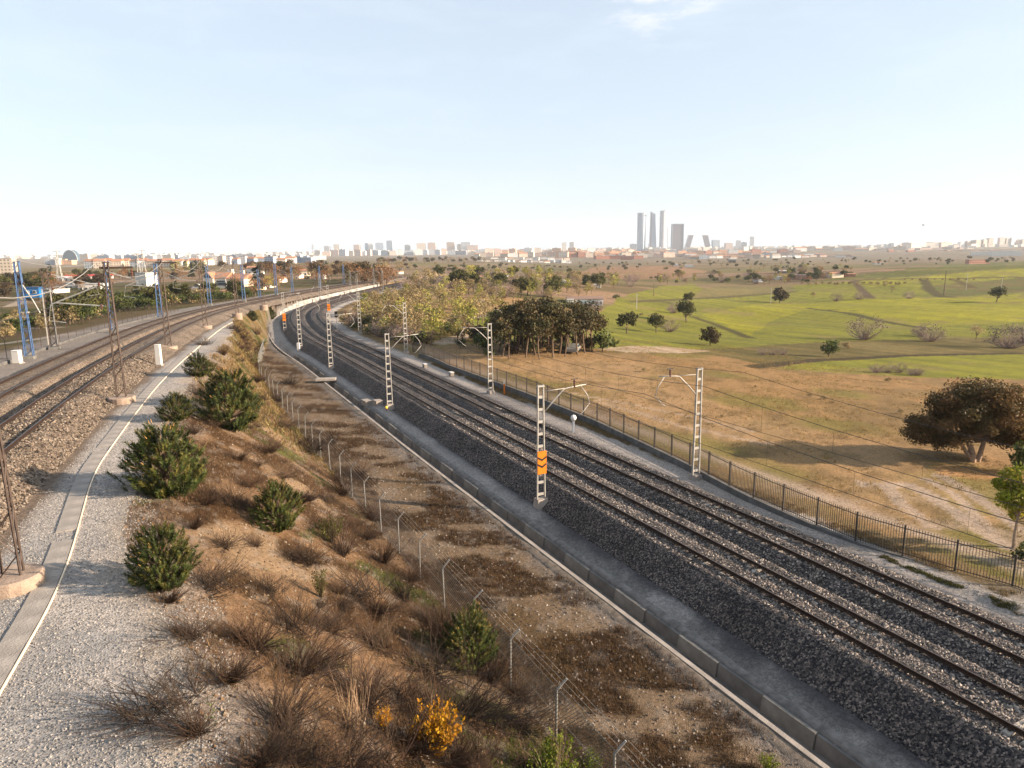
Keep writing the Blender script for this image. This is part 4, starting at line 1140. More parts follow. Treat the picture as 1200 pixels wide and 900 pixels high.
# the big evergreen oak beyond the fence
def big_oak():
    tb, cb, lb = MB(), MB(), MB()
    cl = []
    for c, rad, n in (((0, 0, 3.9), (4.0, 3.6, 2.9), 120), ((-2.9, .2, 2.6), (2.1, 2.2, 1.5), 48), ((3.1, .2, 2.7), (2.2, 2.2, 1.7), 48), ((.4, -.3, 5.3), (2.8, 2.5, 1.4), 36), ((-3.3, .5, 2.0), (1.5, 1.8, .9), 22), ((2.9, .8, 2.0), (1.9, 1.8, 1.0), 24), ((0, 2.0, 2.2), (2.6, 1.0, 1.1), 24)):
        cl += ell_clumps(n, c, rad, .80, .45, -.75)
    limb(tb, (-.05, 0, -.3), (-.5, .05, 1.7), .26, .2, .12, 8)
    limb(tb, (.35, .05, -.3), (.75, .1, 1.8), .2, .15, .12, 8)
    limb(tb, (-.2, -.1, .2), (-1.5, -.2, 2.1), .17, .12, .12, 7)
    for k in range(26):
        e = cl[NR.randint(len(cl))][0]; s = [(-.5, .05, 1.65), (.75, .1, 1.75), (-1.5, -.2, 2.05)][k % 3]
        limb(lb, s, e, .10, .02, .25, 5, 5)
    crown(cb, cl, 200, .066, [(.130, .078, .032), (.105, .070, .029), (.165, .098, .042), (.085, .064, .026)], .72, .5)
    g = at(1140, 541); t = tag(empty('oak_tree', g), 'big dark brown-green evergreen oak with several trunks at the right edge beyond the fence', 'tree')
    tb.build('trunk', MT['barkpale'], t, smooth=True); lb.build('limbs', MT['bark'], t, smooth=True); cb.build('crown', MT['leaf'], t, attr=True)
    t.scale = (1.02, 1.02, .93)
big_oak()
def slim_tree(px, py, h, lab, bases, rad=.2, lean=0):
    tb, cb = MB(), MB()
    limb(tb, (0, 0, -.1), (.1, .05, h * .45), .10, .07, .1, 7)
    cl = ell_clumps(30, (0, 0, h * .58), (h * .27, h * .27, h * .36), h * .10, .3, -.9)
    for k in range(12): limb(tb, (.08, .04, h * (.3 + .15 * NR.rand())), cl[k][0], .035, .01, .2, 4)
    crown(cb, cl, 150, .062, bases, .9, .3)
    g = at(px, py); t = tag(empty('young_tree', g), lab, 'tree')
    tb.build('trunk', MT['barkpale'], t); cb.build('crown', MT['leaf'], t, attr=True)
slim_tree(1188, 642, 4.7, 'slender bright yellow-green tree just behind the bar fence at the right edge', [(.31, .33, .03), (.40, .38, .045), (.22, .26, .03)])
plant('bush', at(1205, 556), 2.6, 'dark green bush at the right edge below the big oak', 'bush')
plant('bush', at(1203, 660), 1.2, 'low green bush beside the slender bright tree', 'bush')

# grove of tall pines
grove = [(588, 418, 10.5), (592, 409, 10), (600, 405, 11), (622, 407, 12), (645, 405, 12), (665, 406, 11.5), (682, 405, 11), (618, 412, 12), (642, 411, 12), (658, 410, 12), (670, 411, 12), (596, 421, 10), (606, 414, 12), (616, 419, 11.8), (627, 416, 12.5), (633, 421, 11), (640, 414, 12.6), (648, 419, 12.3), (655, 415, 12.2), (662, 418, 11), (668, 414, 11.8), (677, 416, 11), (686, 414, 10.8), (694, 412, 10), (583, 413, 9.5), (612, 410, 12), (650, 409, 12.5), (602, 408, 11), (634, 409, 12.4), (674, 409, 11.5), (688, 408, 10)]
gg = G([(a, b_) for a, b_, _ in grove])
for (px, py, h), g in zip(grove, gg):
    plant('pine', g, h * R_.uniform(.66, .82), 'front-row pine of the dark grove, its bare trunk showing' if py >= 414 else 'inner pine of the dark grove, behind the front-row trunks', 'tree', 'front pines of the grove' if py >= 414 else 'inner pines of the grove', sc=None)
for px, py, h, k in ((577, 411, 4, 'bush'), (566, 408, 3.2, 'bush'), (706, 412, 4.2, 'bush'), (560, 400, 3.4, 'darkround'), (553, 397, 3.0, 'bush'), (540, 408, 1.8, 'bush'), (573, 419, 1.6, 'bush'), (600, 416, 2.4, 'darkround'), (622, 415, 2.2, 'bush'), (645, 414, 2.4, 'darkround'), (664, 413, 2.0, 'bush'), (690, 411, 2.4, 'darkround'), (612, 408, 3, 'darkround'), (636, 407, 3, 'darkround'), (656, 407, 3, 'darkround'), (678, 407, 3, 'darkround'), (536, 399, 4.0, 'spring')):
    plant(k, at(px, py), h, 'undergrowth bush at the foot of the dark pine grove', 'bush', 'undergrowth of the grove')

# single trees of the green fields
FT = [('olive', 735, 391, 27, 'round olive-green tree, leftmost of the three standing in the nearer green field'), ('olive', 769, 390, 23, 'olive-green tree leaning on a bare grey bush in the nearer green field'),
      ('purple', 785, 389, 15, 'bare greyish bush touching the middle olive tree of the green field'), ('olive', 804, 378, 27, 'olive-green tree at the top of the field path, with a smaller one behind'),
      ('olive', 807, 357, 15, 'small dark tree uphill of the tree at the field path'), ('purple', 789, 367, 14, 'bare pinkish bush left of the field-path tree'),
      ('darkround', 832, 405, 23, 'round reddish-brown tree at the lower corner of the green field'), ('darkround', 914, 355, 18, 'dusky round tree alone in the middle of the upper green field'),
      ('purple', 1013, 398, 25, 'wide bare pinkish bush on the dark strip below the green field'), ('purple', 1090, 400, 19, 'bare pinkish bush paired with a smaller one on the dark strip'),
      ('purple', 1079, 394, 13, 'smaller bare bush of the pair on the dark strip'), ('brown', 1144, 398, 17, 'brownish bush between the bare pair and the right-edge bush'),
      ('purple', 1181, 408, 25, 'large bare pinkish bush near the right edge on the dark strip'), ('purple', 1199, 402, 18, 'bare bush cut by the right edge on the dark strip'), ('olive', 1168, 354, 16, 'neat olive-green tree standing by itself at the right of the bright field'),
      ('bush', 971, 418, 19, 'round green bush on the dark strip below the fields'), ('brownbush', 993, 409, 9, 'little brown bush just right of the round green bush'),
      ('brownbush', 953, 347, 5, 'low dark bush right of the dusky round tree'), ('purple', 980, 353, 9, 'spreading bare bush on the upper field, nearest the dusky tree'), ('purple', 1007, 351, 9, 'second spreading bare bush on the upper field'),
      ('purple', 1065, 350, 8, 'small bare tree at the end of the field ditch'), ('brown', 1037, 338, 9, 'dark bush on the upright field boundary'), ('brown', 1045, 343, 8, 'dark thin bush just below the boundary bush'),
      ('brownbush', 752, 370, 4, 'tiny lone bush in the green field by the grey pole'), ('bush', 722, 351, 7, 'small round green bush by the white farmhouse'), ('purple', 700, 364, 14, 'bare bush in front of the white farmhouse'), ('purple', 691, 367, 12, 'lower bare bush left of the farmhouse front')]
gg = G([(a[1], a[2]) for a in FT])
for (k, px, py, hp, lab), g in zip(FT, gg):
    dist = math.sqrt(g[0] ** 2 + g[1] ** 2 + (CAMZ - g[2]) ** 2)
    h = hp / F * dist * 1.03
    cat = 'tree' if k in ('olive', 'darkround', 'brown') else 'bush'
    s = h if k != 'purple' else h * 1.15
    plant(k, g, s, lab, cat)
for px, py, w, hp, lab in ((1040, 437, 46, 12, 'wide patch of bare brown scrub in the low green field'), (1072, 440, 14, 9, 'small bare scrub right of the wide scrub patch'), (905, 416, 40, 9, 'low bare brush at the top edge of the tan meadow')):
    for q in range(3):
        g = at(px + (q - 1) * w * .3, py); d = math.hypot(g[0], g[1])
        plant('purple', g, hp / F * d * 1.1, lab, 'bush', lab)
hl_ = [(at(940 + k * 8, 332.5 + (k % 3)), 'brownbush', 2.2 + (k % 3) * .5) for k in range(16)] + [(at(1060 + k * 9, 328.5), 'brownbush', 2.0) for k in range(10)]
for g, k, h in hl_: plant(k, g, h, 'low brown bush in the hedge line between the upper fields', 'bush', 'hedge bushes')

# ------------------------------------------------------------------ belts of trees, scattered in plan
KD = {'rust': 'rust-brown leafless tree', 'spring': 'spring-green airy tree', 'brown': 'rusty leafless tree', 'brownbush': 'low rusty bush', 'bush': 'green leafy bush', 'purple': 'grey-pink bare bush', 'olive': 'olive-green tree', 'darkround': 'dusky round tree', 'cypress': 'dark pointed conifer', 'darkpine': 'brown-green pine'}
def scatter(poly, n, kinds, hr, label, group, cat='tree'):
    xs = [p[0] for p in poly]; ys = [p[1] for p in poly]; P = []
    while len(P) < n:
        q = np.array([[R_.uniform(min(xs), max(xs)), R_.uniform(min(ys), max(ys))]])
        if inpoly(q[:, 0], q[:, 1], poly)[0]: P.append(q[0])
    gs = G(P); med = sorted(g[1] for g in gs)[len(gs) // 2]
    for (px, py), g in zip(P, gs):
        k = R_.choice(kinds); h = R_.uniform(*hr)
        if k in ('bush', 'brownbush'): h *= .6
        lab = '%s, %s %s' % (KD[k], 'nearer half of' if g[1] < med else 'farther half of', label)
        plant(k, g, h, lab, 'bush' if k in ('bush', 'brownbush', 'purple') else 'tree', lab)
scatter([(404, 383), (440, 345), (480, 340), (540, 350), (600, 352), (612, 372), (560, 385), (540, 402), (500, 408), (455, 398)], 120, ['spring', 'brown', 'brown', 'brownbush', 'bush', 'spring', 'brown'], (3.6, 7.0), 'the bank between bend and pine grove', 'trees on the bank inside the bend')
scatter([(412, 386), (430, 370), (470, 395), (540, 410), (520, 405), (470, 403)], 40, ['brownbush', 'brownbush', 'bush', 'purple'], (2.6, 4.2), 'the bushes where the bar fence begins', 'bushes at the end of the bar fence', 'bush')
scatter([(470, 338), (520, 322), (620, 318), (720, 324), (760, 331), (700, 346), (640, 352), (560, 348)], 170, ['olive', 'spring', 'brown', 'spring', 'bush', 'purple', 'brown'], (4.5, 8.5), 'the scrub between farmhouse and white terraces', 'scrub trees of the middle distance')
scatter([(760, 327), (850, 318), (990, 310), (1010, 322), (930, 334), (840, 332), (780, 335)], 120, ['olive', 'rust', 'brown', 'bush', 'purple', 'spring'], (4, 8), 'the brown land above the green fields', 'trees on the brown land')
scatter([(460, 312), (640, 311), (760, 308), (950, 305), (1190, 303), (1190, 309), (950, 312), (700, 318), (480, 320)], 220, ['darkpine', 'olive', 'brown', 'brown', 'bush'], (4, 8), 'the tree line at the foot of the city', 'trees at the foot of the city')
scatter([(445, 306), (560, 304), (570, 308), (440, 311)], 60, ['darkpine', 'olive', 'rust', 'brown'], (7, 11), 'the dark tree row under the left skyline', '')
scatter([(452, 340), (470, 322), (420, 316), (330, 314), (270, 318), (330, 328), (400, 331)], 110, ['darkpine', 'darkpine', 'rust', 'rust', 'rust', 'cypress', 'brown'], (6, 11), 'the wood behind the distant bend', 'trees of the rusty wood')
scatter([(300, 352), (330, 335), (420, 331), (415, 327), (330, 328), (270, 342)], 36, ['rust', 'brownbush', 'spring', 'rust'], (4, 7), 'the trees left of the distant bend', 'trees left of the bend')
scatter([(75, 383), (120, 372), (200, 359), (290, 350), (310, 345), (250, 347), (140, 354), (60, 364)], 150, ['bush', 'bush', 'bush', 'bush', 'brownbush', 'olive'], (4.2, 6.8), 'the thicket beyond the upper tracks', 'thicket beyond the upper tracks', 'bush')
scatter([(0, 398), (0, 372), (40, 365), (70, 385), (30, 398)], 22, ['brownbush', 'bush', 'brownbush'], (2.2, 4.2), 'the waste ground at the left edge', 'scrub at the left edge', 'bush')
scatter([(0, 335), (50, 322), (130, 326), (150, 318), (240, 320), (240, 330), (160, 334), (110, 340), (60, 345), (0, 352)], 64, ['rust', 'rust', 'darkround', 'rust', 'olive'], (4.5, 8), 'the trees among the left-hand sheds', 'rusty trees among the sheds')
scatter([(205, 326), (245, 322), (240, 317), (200, 318)], 16, ['spring', 'spring', 'brown', 'cypress'], (8, 12), 'the tall trees left of the villa', 'tall trees left of the villa')
scatter([(245, 318), (330, 314), (340, 326), (300, 322)], 22, ['darkpine', 'cypress', 'darkpine'], (7, 11), 'the pines behind the terracotta villa', 'pines behind the villa')
for px, py, h in ((304, 342, 11), (59, 320, 10)):
    plant('cypress', at(px, py), h, 'single dark pointed conifer %s' % ('in front of the terracotta villa' if px > 200 else 'near the orange building'), 'tree')

# ------------------------------------------------------------------ young pines on the slope
def young_pine(v):
    nsh = 560; sb = MB(); tb = MB()
    for k in range(nsh):
        d = rot_rand(1)[0]; d[2] = d[2] * .95 + .12
        rr = (.35 + .65 * NR.rand() ** .5)
        p = np.array([d[0] * .50, d[1] * .50, .44 + d[2] * .46]) * np.array([rr, rr, 1 if d[2] > 0 else rr]) * (1 - .12 * NR.rand())
        p[2] = max(p[2], .03)
        az = math.atan2(d[1], d[0]); lob = 1 + .16 * math.sin(2 * az + v * 2.1) + .13 * math.sin(5 * az + v + 4 * d[2]) + .10 * math.sin(9 * az - 7 * d[2] + v)
        p[:2] *= (1.15 - .42 * max(p[2] - .28, 0)) * lob; p[2] *= (.9 + .16 * math.sin(4 * az + 2 * v))
        if NR.rand() < .05: p[2] += .10; p[:2] *= .8
        ax = np.array([d[0] * .8, d[1] * .8, .65 + .3 * NR.rand()]); ax /= np.linalg.norm(ax)
        L = .055 + .035 * NR.rand(); n = 34
        t = NR.rand(n, 1); base = p + ax * L * 2 * (t - .5)
        s = np.cross(rot_rand(n), ax); s /= np.linalg.norm(s, axis=1)[:, None] + 1e-9
        tip = base + (s * (.8) + ax * .7) * .056
        w = np.cross(s, ax) * .0062
        col_ = tint([(.046, .062, .013), (.062, .075, .015), (.098, .090, .018), (.036, .048, .012)][NR.randint(4)], n, .25)
        V = np.stack([base - w, base + w, tip], 1).reshape(-1, 3)
        sb.add(V, T=np.arange(3 * n).reshape(-1, 3), c=np.repeat(col_, 3, 0))
        if NR.rand() < .20 and d[2] > 0:      # pale brown buds at the shoot tips
            sb.tube(np.array([p + ax * L, p + ax * (L + .055)]), [.007, .003], 3, False, (.30, .17, .06))
        if k % 5 == 0: tb.tube(np.array([(0, 0, .05 + .5 * max(p[2] - .1, 0)), p]), [.010, .004], 3, False)
    limb(tb, (0, 0, -.08), (0, 0, .8), .03, .01, .04, 6)
    kind('youngpine', 'young_pine', [('stem', tb.mesh('stem', MT['bark'])), ('needles', sb.mesh('needles', MT['needle'], attr=True))])
for v in range(3): young_pine(v)
def sized(px, py, hp):
    g = at(px, py); d = math.sqrt(g[0] ** 2 + g[1] ** 2 + (CAMZ - g[2]) ** 2)
    return g, hp / F * d
YP = [(233, 441, 27, 30, 'young green pine on the path edge, farthest of the full green ones'), (270, 502, 70, 76, 'largest wide young pine, halfway up the slope edge'), (207, 493, 33, 36, 'small young pine at the path edge left of the largest one'),
      (195, 580, 83, 88, 'big round young pine leaning over the path edge, casting a long shadow'), (326, 621, 60, 56, 'dark young pine lower on the slope, right of the row on the path edge'), (192, 686, 70, 74, 'young pine nearest the camera on the path edge'),
      (296, 376, 12, 13, 'small dark pine at the far end of the gravel path, left of its twin'), (316, 361, 14, 14, 'small dark pine at the far end beside the last lattice mast')]
for px, py, hp, wp_, lab in YP:
    g, h = sized(px, py, hp); w = h * wp_ / hp * .90; h *= .94
    plant('youngpine', g, h, lab, 'pine', None, sc=(w, w, h * 1.05))
g, h = sized(551, 782, 74); plant('youngpine', g, h, 'dull green young pine on a bare stem beside the mesh fence', 'pine', sc=(h * .8, h * .8, h))
# other green or yellow bushes of the slope
def leafy(name, objname, bases, nst, h, leaf, n):
    tb, cb = MB(), MB(); twigs(tb, nst, .8, 1.0, .012, (.16, .10, .06), 2)
    for k in range(nst):
        a = NR.rand() * 6.28; til = .85 * NR.rand() ** .6; d = np.array([math.cos(a) * math.sin(til), math.sin(a) * math.sin(til), math.cos(til)])
        t = NR.rand(n, 1) ** .6; P = d * t * (.7 + .35 * NR.rand()) + (NR.rand(n, 3) - .5) * .14
        P[:, 2] = np.abs(P[:, 2]); leaves(cb, P, np.full(n, leaf), tint(bases[NR.randint(len(bases))], n), None)
    kind(name, objname, [('stems', tb.mesh('stems', MT['bark'])), ('leaves', cb.mesh('leaves', MT['leaf'], attr=True))])
for v in range(2):
    leafy('yellowbush', 'yellow_broom', [(.55, .26, .012), (.62, .33, .02), (.42, .20, .01)], 46, 1, .028, 46)
    leafy('limebush', 'green_bush', [(.12, .15, .014), (.17, .19, .02), (.08, .11, .012)], 36, 1, .024, 42)
    leafy('olivebush', 'green_bush', [(.075, .085, .018), (.11, .11, .022)], 30, 1, .022, 34)
for k, px, py, hp, wf, lab in (('yellowbush', 512, 886, 66, .95, 'orange-yellow flowering bush near the bottom of the slope'), ('yellowbush', 450, 856, 28, .9, 'small orange-yellow flowering bush left of the larger one'),
                          ('limebush', 650, 925, 62, 1.1, 'bright lime-green bush cut by the bottom edge near the fence'), ('limebush', 692, 912, 34, .9, 'smaller lime-green bush at the bottom edge right of the big one'), ('limebush', 900, 905, 22, 1.2, 'low green bush at the bottom edge by the drain'),
                          ('olivebush', 388, 636, 34, 1.2, 'light green bush low on the slope beside the dark young pine'), ('olivebush', 376, 700, 38, .7, 'thin green shrub below the light green bush'), ('olivebush', 302, 482, 16, 1.2, 'small green bush right of the largest young pine'),
                          ('olivebush', 296, 430, 18, 1.2, 'greenish bush up the slope behind the largest young pine'), ('olivebush', 306, 410, 15, 1.2, 'yellowish green bush far up the slope near the fence bend')):
    g, h = sized(px, py, hp); plant(k, g, h, lab, 'bush', sc=(h * wf * .62, h * wf * .62, h))

# dry scrub
for v in range(6):
    b = MB(); twigs(b, 130, [1.35, 1.0, 1.45, .8, 1.4, 1.15][v], 1.0, .0062, [(.06, .034, .020), (.085, .050, .029), (.048, .030, .020), (.075, .044, .026), (.040, .027, .019), (.11, .07, .043)][v], 6, .35, .45, [.12, .3, .2, .1, .35, .2][v], lean=((NR.rand() - .5) * 1.3, (NR.rand() - .5) * 1.3))
    kind('dry', 'dry_shrub', [('stems', b.mesh('stems', MT['twig'], attr=True))])
for v in range(2):
    b = MB(); twigs(b, 22, .28, 1.0, .0045, (.28, .19, .12), 1, .3, .2, .12)
    kind('stalks', 'dry_stalks', [('stems', b.mesh('stems', MT['twig'], attr=True))])
HAND = [(190, 830, 58), (430, 830, 70), (500, 850, 70), (350, 790, 60), (560, 840, 60), (300, 760, 50), (400, 900, 76), (340, 895, 70), (440, 720, 44), (530, 760, 56), (610, 820, 44), (246, 690, 40), (262, 640, 34), (228, 620, 26), (300, 640, 28), (330, 850, 66), (372, 900, 70), (420, 820, 62), (300, 900, 60), (480, 880, 60), (440, 760, 50), (470, 700, 40), (500, 790, 66), (540, 840, 60), (575, 800, 56), (420, 700, 44), (360, 660, 36), (330, 560, 30), (400, 580, 34), (290, 570, 28), (270, 590, 30), (240, 590, 28),
        (345, 740, 48), (380, 780, 52), (560, 770, 54), (600, 850, 48), (250, 500, 24), (226, 508, 26), (240, 470, 22), (330, 500, 26), (360, 530, 28), (310, 530, 24), (390, 520, 24), (420, 560, 30), (440, 610, 34), (400, 650, 40), (410, 860, 64), (270, 800, 44), (560, 900, 60), (620, 900, 44), (240, 404, 16), (262, 416, 16), (285, 400, 14), (300, 448, 20), (322, 470, 22), (340, 450, 18), (275, 385, 11), (300, 392, 13),
        (352, 590, 30), (375, 620, 32), (450, 660, 38), (230, 860, 46), (450, 905, 66), (515, 740, 50), (470, 820, 60), (530, 900, 60), (390, 740, 48), (255, 745, 30)]
def drylab(x, y):
    t = (x - (XL(y) + edgeA(y) / cosL(y))) / max((XR(y) - fenceB(y) / cosR(y)) - (XL(y) + edgeA(y) / cosL(y)), .5)
    where = 'by the gravel path edge' if t < .3 else ('at the foot by the mesh fence' if t > .7 else 'halfway down the sandy slope')
    rng = 'nearest stretch, below the young pines' if y < 24 else ('stretch beside the young pines' if y < 50 else 'far stretch beyond the young pines')
    return 'dry brown shrub %s, %s' % (where, rng)
for px, py, hp in HAND:
    g, h = sized(px, py, hp); s = R_.uniform(.8, 1.5)
    L_ = drylab(g[0], g[1]); plant('dry', g, h, L_, 'shrub', L_, sc=(h * s, h * s, h * R_.uniform(.55, .95)))
X, Y = gen_slope(260, 9, 118, 1.1); k_ = fbm(X / 2.2 + 40, Y / 2.2, 4) > .46; X, Y = X[k_][:170], Y[k_][:170]; Zs = zt(X, Y)
for x, y_, z in zip(X, Y, Zs):
    h = R_.uniform(.4, 1.1); L_ = drylab(x, y_); plant('dry', (x, y_, z), h, L_, 'shrub', L_, sc=(h * 1.3, h * 1.3, h * .8))
for px, py, hp in ((462, 770, 50), (455, 768, 44), (412, 850, 60), (420, 846, 52), (548, 800, 48)):
    g, h = sized(px, py, hp); plant('stalks', g, h, 'upright pale dry stalks standing among the brown shrubs', 'dry stalks', 'pale dry stalks')

# ------------------------------------------------------------------ grass, weeds and low scrub (ground cover)
def tufts(name, P, h, spread, nb, pal, w=.012):
    n = len(P); k = n * nb
    base = np.repeat(P, nb, 0) + np.c_[(NR.rand(k, 2) - .5) * spread, np.zeros(k)]
    a = NR.rand(k) * 6.283; L = np.repeat(h if not np.isscalar(h) else np.full(n, h), nb) * (.5 + .8 * NR.rand(k)); til = .2 + .9 * NR.rand(k)
    tip = base + np.c_[np.cos(a) * np.sin(til) * L, np.sin(a) * np.sin(til) * L, np.cos(til) * L]
    s = np.c_[-np.sin(a), np.cos(a), np.zeros(k)] * (w * (.6 + .8 * NR.rand(k)))[:, None]
    V = np.stack([base - s, base + s, tip], 1).reshape(-1, 3)
    pal = np.array(pal)[NR.randint(0, len(pal), n)] * (.7 + .6 * NR.rand(n, 1))
    b = MB(); b.add(V, T=np.arange(3 * k).reshape(-1, 3), c=np.repeat(pal, nb * 3, 0))
    return tag(b.build(name, MT['grass'], attr=True), kind='stuff')
def masked(gen, n, fn, th):
    x, y = gen(n); m = fn(x, y) > th; x, y = x[m], y[m]; return np.c_[x, y, zt(x, y) - .02]
DRYP = [(.17, .10, .05), (.12, .075, .038), (.25, .16, .085), (.09, .06, .03)]
tufts('dry_grass', masked(gen_slope, 16000, lambda x, y: fbm(x / 2.2 + 40, y / 2.2, 4), .47), .22, .22, 7, DRYP, .010)
P = masked(lambda n: gen_slope(n, 50, 120, 1.0), 5000, lambda x, y: fbm(x / 3, y / 3, 3), .4); tufts('dry_grass', P, .35, .5, 7, [(.30, .21, .08), (.25, .15, .06), (.35, .26, .11), (.16, .13, .04)], .025)
tufts('low_scrub', masked(gen_strip, 20000, lambda x, y: fbm((x + .3 * y) / 3.2 + 8, y / 1.9, 4), .46), .24, .30, 9, [(.08, .045, .022), (.11, .06, .03), (.06, .036, .018), (.14, .09, .045)], .011)
tufts('green_weeds', masked(gen_slope, 7000, lambda x, y: fbm(x / 3.1 + 77, y / 3.1, 3), .62), .10, .2, 7, [(.10, .15, .02), (.14, .18, .03), (.07, .11, .02)], .012)
def gen_verge(n):
    y = 27 + 70 * NR.rand(n); d = 7.0 + 1.0 * NR.rand(n); p = onR(y, d); return p[0], p[1]
tufts('verge_grass', masked(gen_verge, 6000, lambda x, y: fbm(x / 2, y / 2, 3), .38), .22, .25, 7, [(.24, .155, .075), (.18, .115, .055), (.28, .20, .1), (.14, .11, .045)], .014)
def gen_v2(n):
    y = 8 + 24 * NR.rand(n); d = 5.75 + .45 * NR.rand(n); p = onR(y, d); return p[0], p[1]
tufts('verge_weeds', masked(gen_v2, 3500, lambda x, y: fbm(x / 1.3 + 30, y / 1.3, 3), .47), .14, .15, 8, [(.11, .13, .025), (.08, .09, .02), (.22, .15, .05)], .014)
def gen_mead(n):
    y = 14 + 110 * NR.rand(n) ** 1.2; d = 9.5 + (30 + y * .45) * NR.rand(n); p = onR(y, d); return p[0], p[1]
tufts('meadow_grass', masked(gen_mead, 34000, lambda x, y: fbm(x / 4 + 20, y / 4, 4), .46), .17, .35, 6, [(.36, .22, .075), (.28, .19, .06), (.42, .28, .12), (.20, .16, .045)], .020)
for k in range(26):
    px, py = R_.uniform(620, 1090), R_.uniform(425, 545)
    if py < 420 + (px - 600) * .02 or py > 440 + (px - 600) * .2: continue
    g = at(px, py); plant('brownbush', g, R_.uniform(.35, .8), 'tiny dark tuft dotted on the tan meadow beyond the bar fence', 'bush', 'dark tufts of the meadow')

# ------------------------------------------------------------------ buildings
WM = {}
for k, c in {'white': (.80, .76, .71), 'cream': (.66, .56, .46), 'pink': (.60, .44, .36), 'orange': (.62, .36, .22), 'brick': (.38, .17, .11), 'grey': (.45, .46, .48), 'bluegrey': (.30, .36, .44), 'dark': (.16, .17, .20), 'tan': (.52, .43, .34)}.items():
    WM[k] = wallmat('facade_' + k, c)
    MT['w_' + k] = WM[k]
MT['towerglass'] = wallmat('tower_glass', (.30, .35, .42), 3.0, 3.9, .7, .25, .3, .25)
MT['towerstripe'] = wallmat('tower_fins', (.40, .40, .44), 5.0, 400.0, .5, .5, -.1, .3)
MT['towerdark'] = wallmat('tower_dark', (.14, .12, .15), 4.0, 3.9, .6, .4, .4, .3)
MT['domeglass'] = wallmat('curved_glass', (.10, .17, .22), 5.0, 3.8, .55, .15, .2, .2)
def facade_windows(par, w, h, y, cols, rows, z0=1.0, ww=1.1, wh=1.3, x0=None):
    """modelled windows on the front of a building: frame with a pane in it"""
    me = MB().box((0, 0, 0), (ww + .2, .12, wh + .2)).mesh('window', MT['whitewall']); pn = MB().box((0, -.075, 0), (ww, .05, wh)).mesh('pane', MT['glass'])
    for r in range(rows):
        for c in range(cols):
            o = put('window', me, par, (-w / 2 + w * (c + .5) / cols, y - .04, z0 + wh / 2 + r * (h - z0) / rows))
            put('pane', pn, o)
def gable_roof(w, d, h, rise, m='roof', ov=.4):
    b = MB(); x, y = w / 2 + ov, d / 2 + ov
    V = [(-x, -y, h), (x, -y, h), (x, y, h), (-x, y, h), (-x, 0, h + rise), (x, 0, h + rise), (-x, -y, h - .18), (x, -y, h - .18), (x, y, h - .18), (-x, y, h - .18)]
    b.add(V, [(0, 1, 5, 4), (2, 3, 4, 5), (6, 9, 8, 7), (0, 6, 7, 1), (2, 8, 9, 3)], [(0, 4, 3), (1, 2, 5)]); b.add([(-x, -y, h - .18), (-x, y, h - .18), (-x, y, h), (-x, -y, h), (x, -y, h - .18), (x, y, h - .18), (x, y, h), (x, -y, h)], [(0, 3, 2, 1), (4, 5, 6, 7)])
    return b
def block(px0, px1, pyt, dist, m, label, group=None, depth=None, roof=None, cat='building', name='building', pyb=None, rz=None, base=None):
    """a building standing at that distance; widths and heights in metres follow from it"""
    pxc = (px0 + px1) / 2; g = at_range(pxc, dist)
    w = (px1 - px0) / F * dist * 1.0; top = z_at(pxc, pyt, dist); zb = g[2] - 2
    h = max(top - zb, 3.0)
    dp = depth or max(w * R_.uniform(.5, .9), 8)
    t = tag(empty(name, (g[0], g[1], zb), R_.uniform(-.25, .1) if rz is None else rz), label, cat, group)
    if roof == 'gable':
        rise = h * .22; MB().box((0, 0, (h - rise) / 2), (w, dp, h - rise)).build('wall', MT[m], t); gable_roof(w, dp, h - rise, rise, 'roof', .3).build('roof', MT['roof'], t)
    else:
        MB().box((0, 0, h / 2), (w, dp, h)).build('wall', MT[m], t)
        MB().box((0, 0, h + .25), (w + .5, dp + .5, .5)).build('roof', MT[roof or 'roofgrey'], t)
        if w > 14 and h > 10:
            MB().box((w * R_.uniform(-.25, .25), 0, h + 1.7), (w * .28, dp * .4, 2.6)).build('penthouse', MT[m], t)
    return t

# the four tall towers and their neighbours
D0 = 4500
def tower(px, pyt, lab):
    g = at_range(px, D0); t = tag(empty('skyscraper', (g[0], g[1], g[2] - 5)), lab, 'skyscraper'); return t, z_at(px, pyt, D0) - g[2] + 5
def loft(rings, n):
    b = MB(); k = len(rings); V = np.concatenate(rings); i, j = np.meshgrid(np.arange(k - 1), np.arange(n), indexing='ij'); jn = (j + 1) % n
    b.add(V, np.stack([i * n + j, i * n + jn, (i + 1) * n + jn, (i + 1) * n + j], -1).reshape(-1, 4), [(((k - 1) * n), (k - 1) * n + q, (k - 1) * n + q + 1) for q in range(1, n - 1)])
    return b
t, H = tower(751, 249.5, 'leftmost of four skyscrapers, with a smooth curving face twisting up to a flat top'); n = 24; rings = []
for z in np.linspace(0, H, 16):
    f = z / H; a = np.arange(n) * 2 * math.pi / n; e = .28 + .5 * f
    x, y = np.sign(np.cos(a)) * np.abs(np.cos(a)) ** (1 - .0 * f), np.sign(np.sin(a)) * np.abs(np.sin(a)) ** 1
    sq = np.maximum(np.abs(np.cos(a + .6)), np.abs(np.sin(a + .6))); k = (1 - f) * (.80 / sq) + f * 1.0
    rings.append(np.c_[np.cos(a) * 27 * k, np.sin(a) * 24 * k, np.full(n, z)])
loft(rings, n).build('shaft', MT['towerglass'], t); MB().box((0, 0, H * .93), (48, 40, H * .02)).build('top_band', MT['towerdark'], t)
t, H = tower(764.5, 247.5, 'second of four skyscrapers, a slanted crystal narrowing to a pointed top edge'); b = MB()
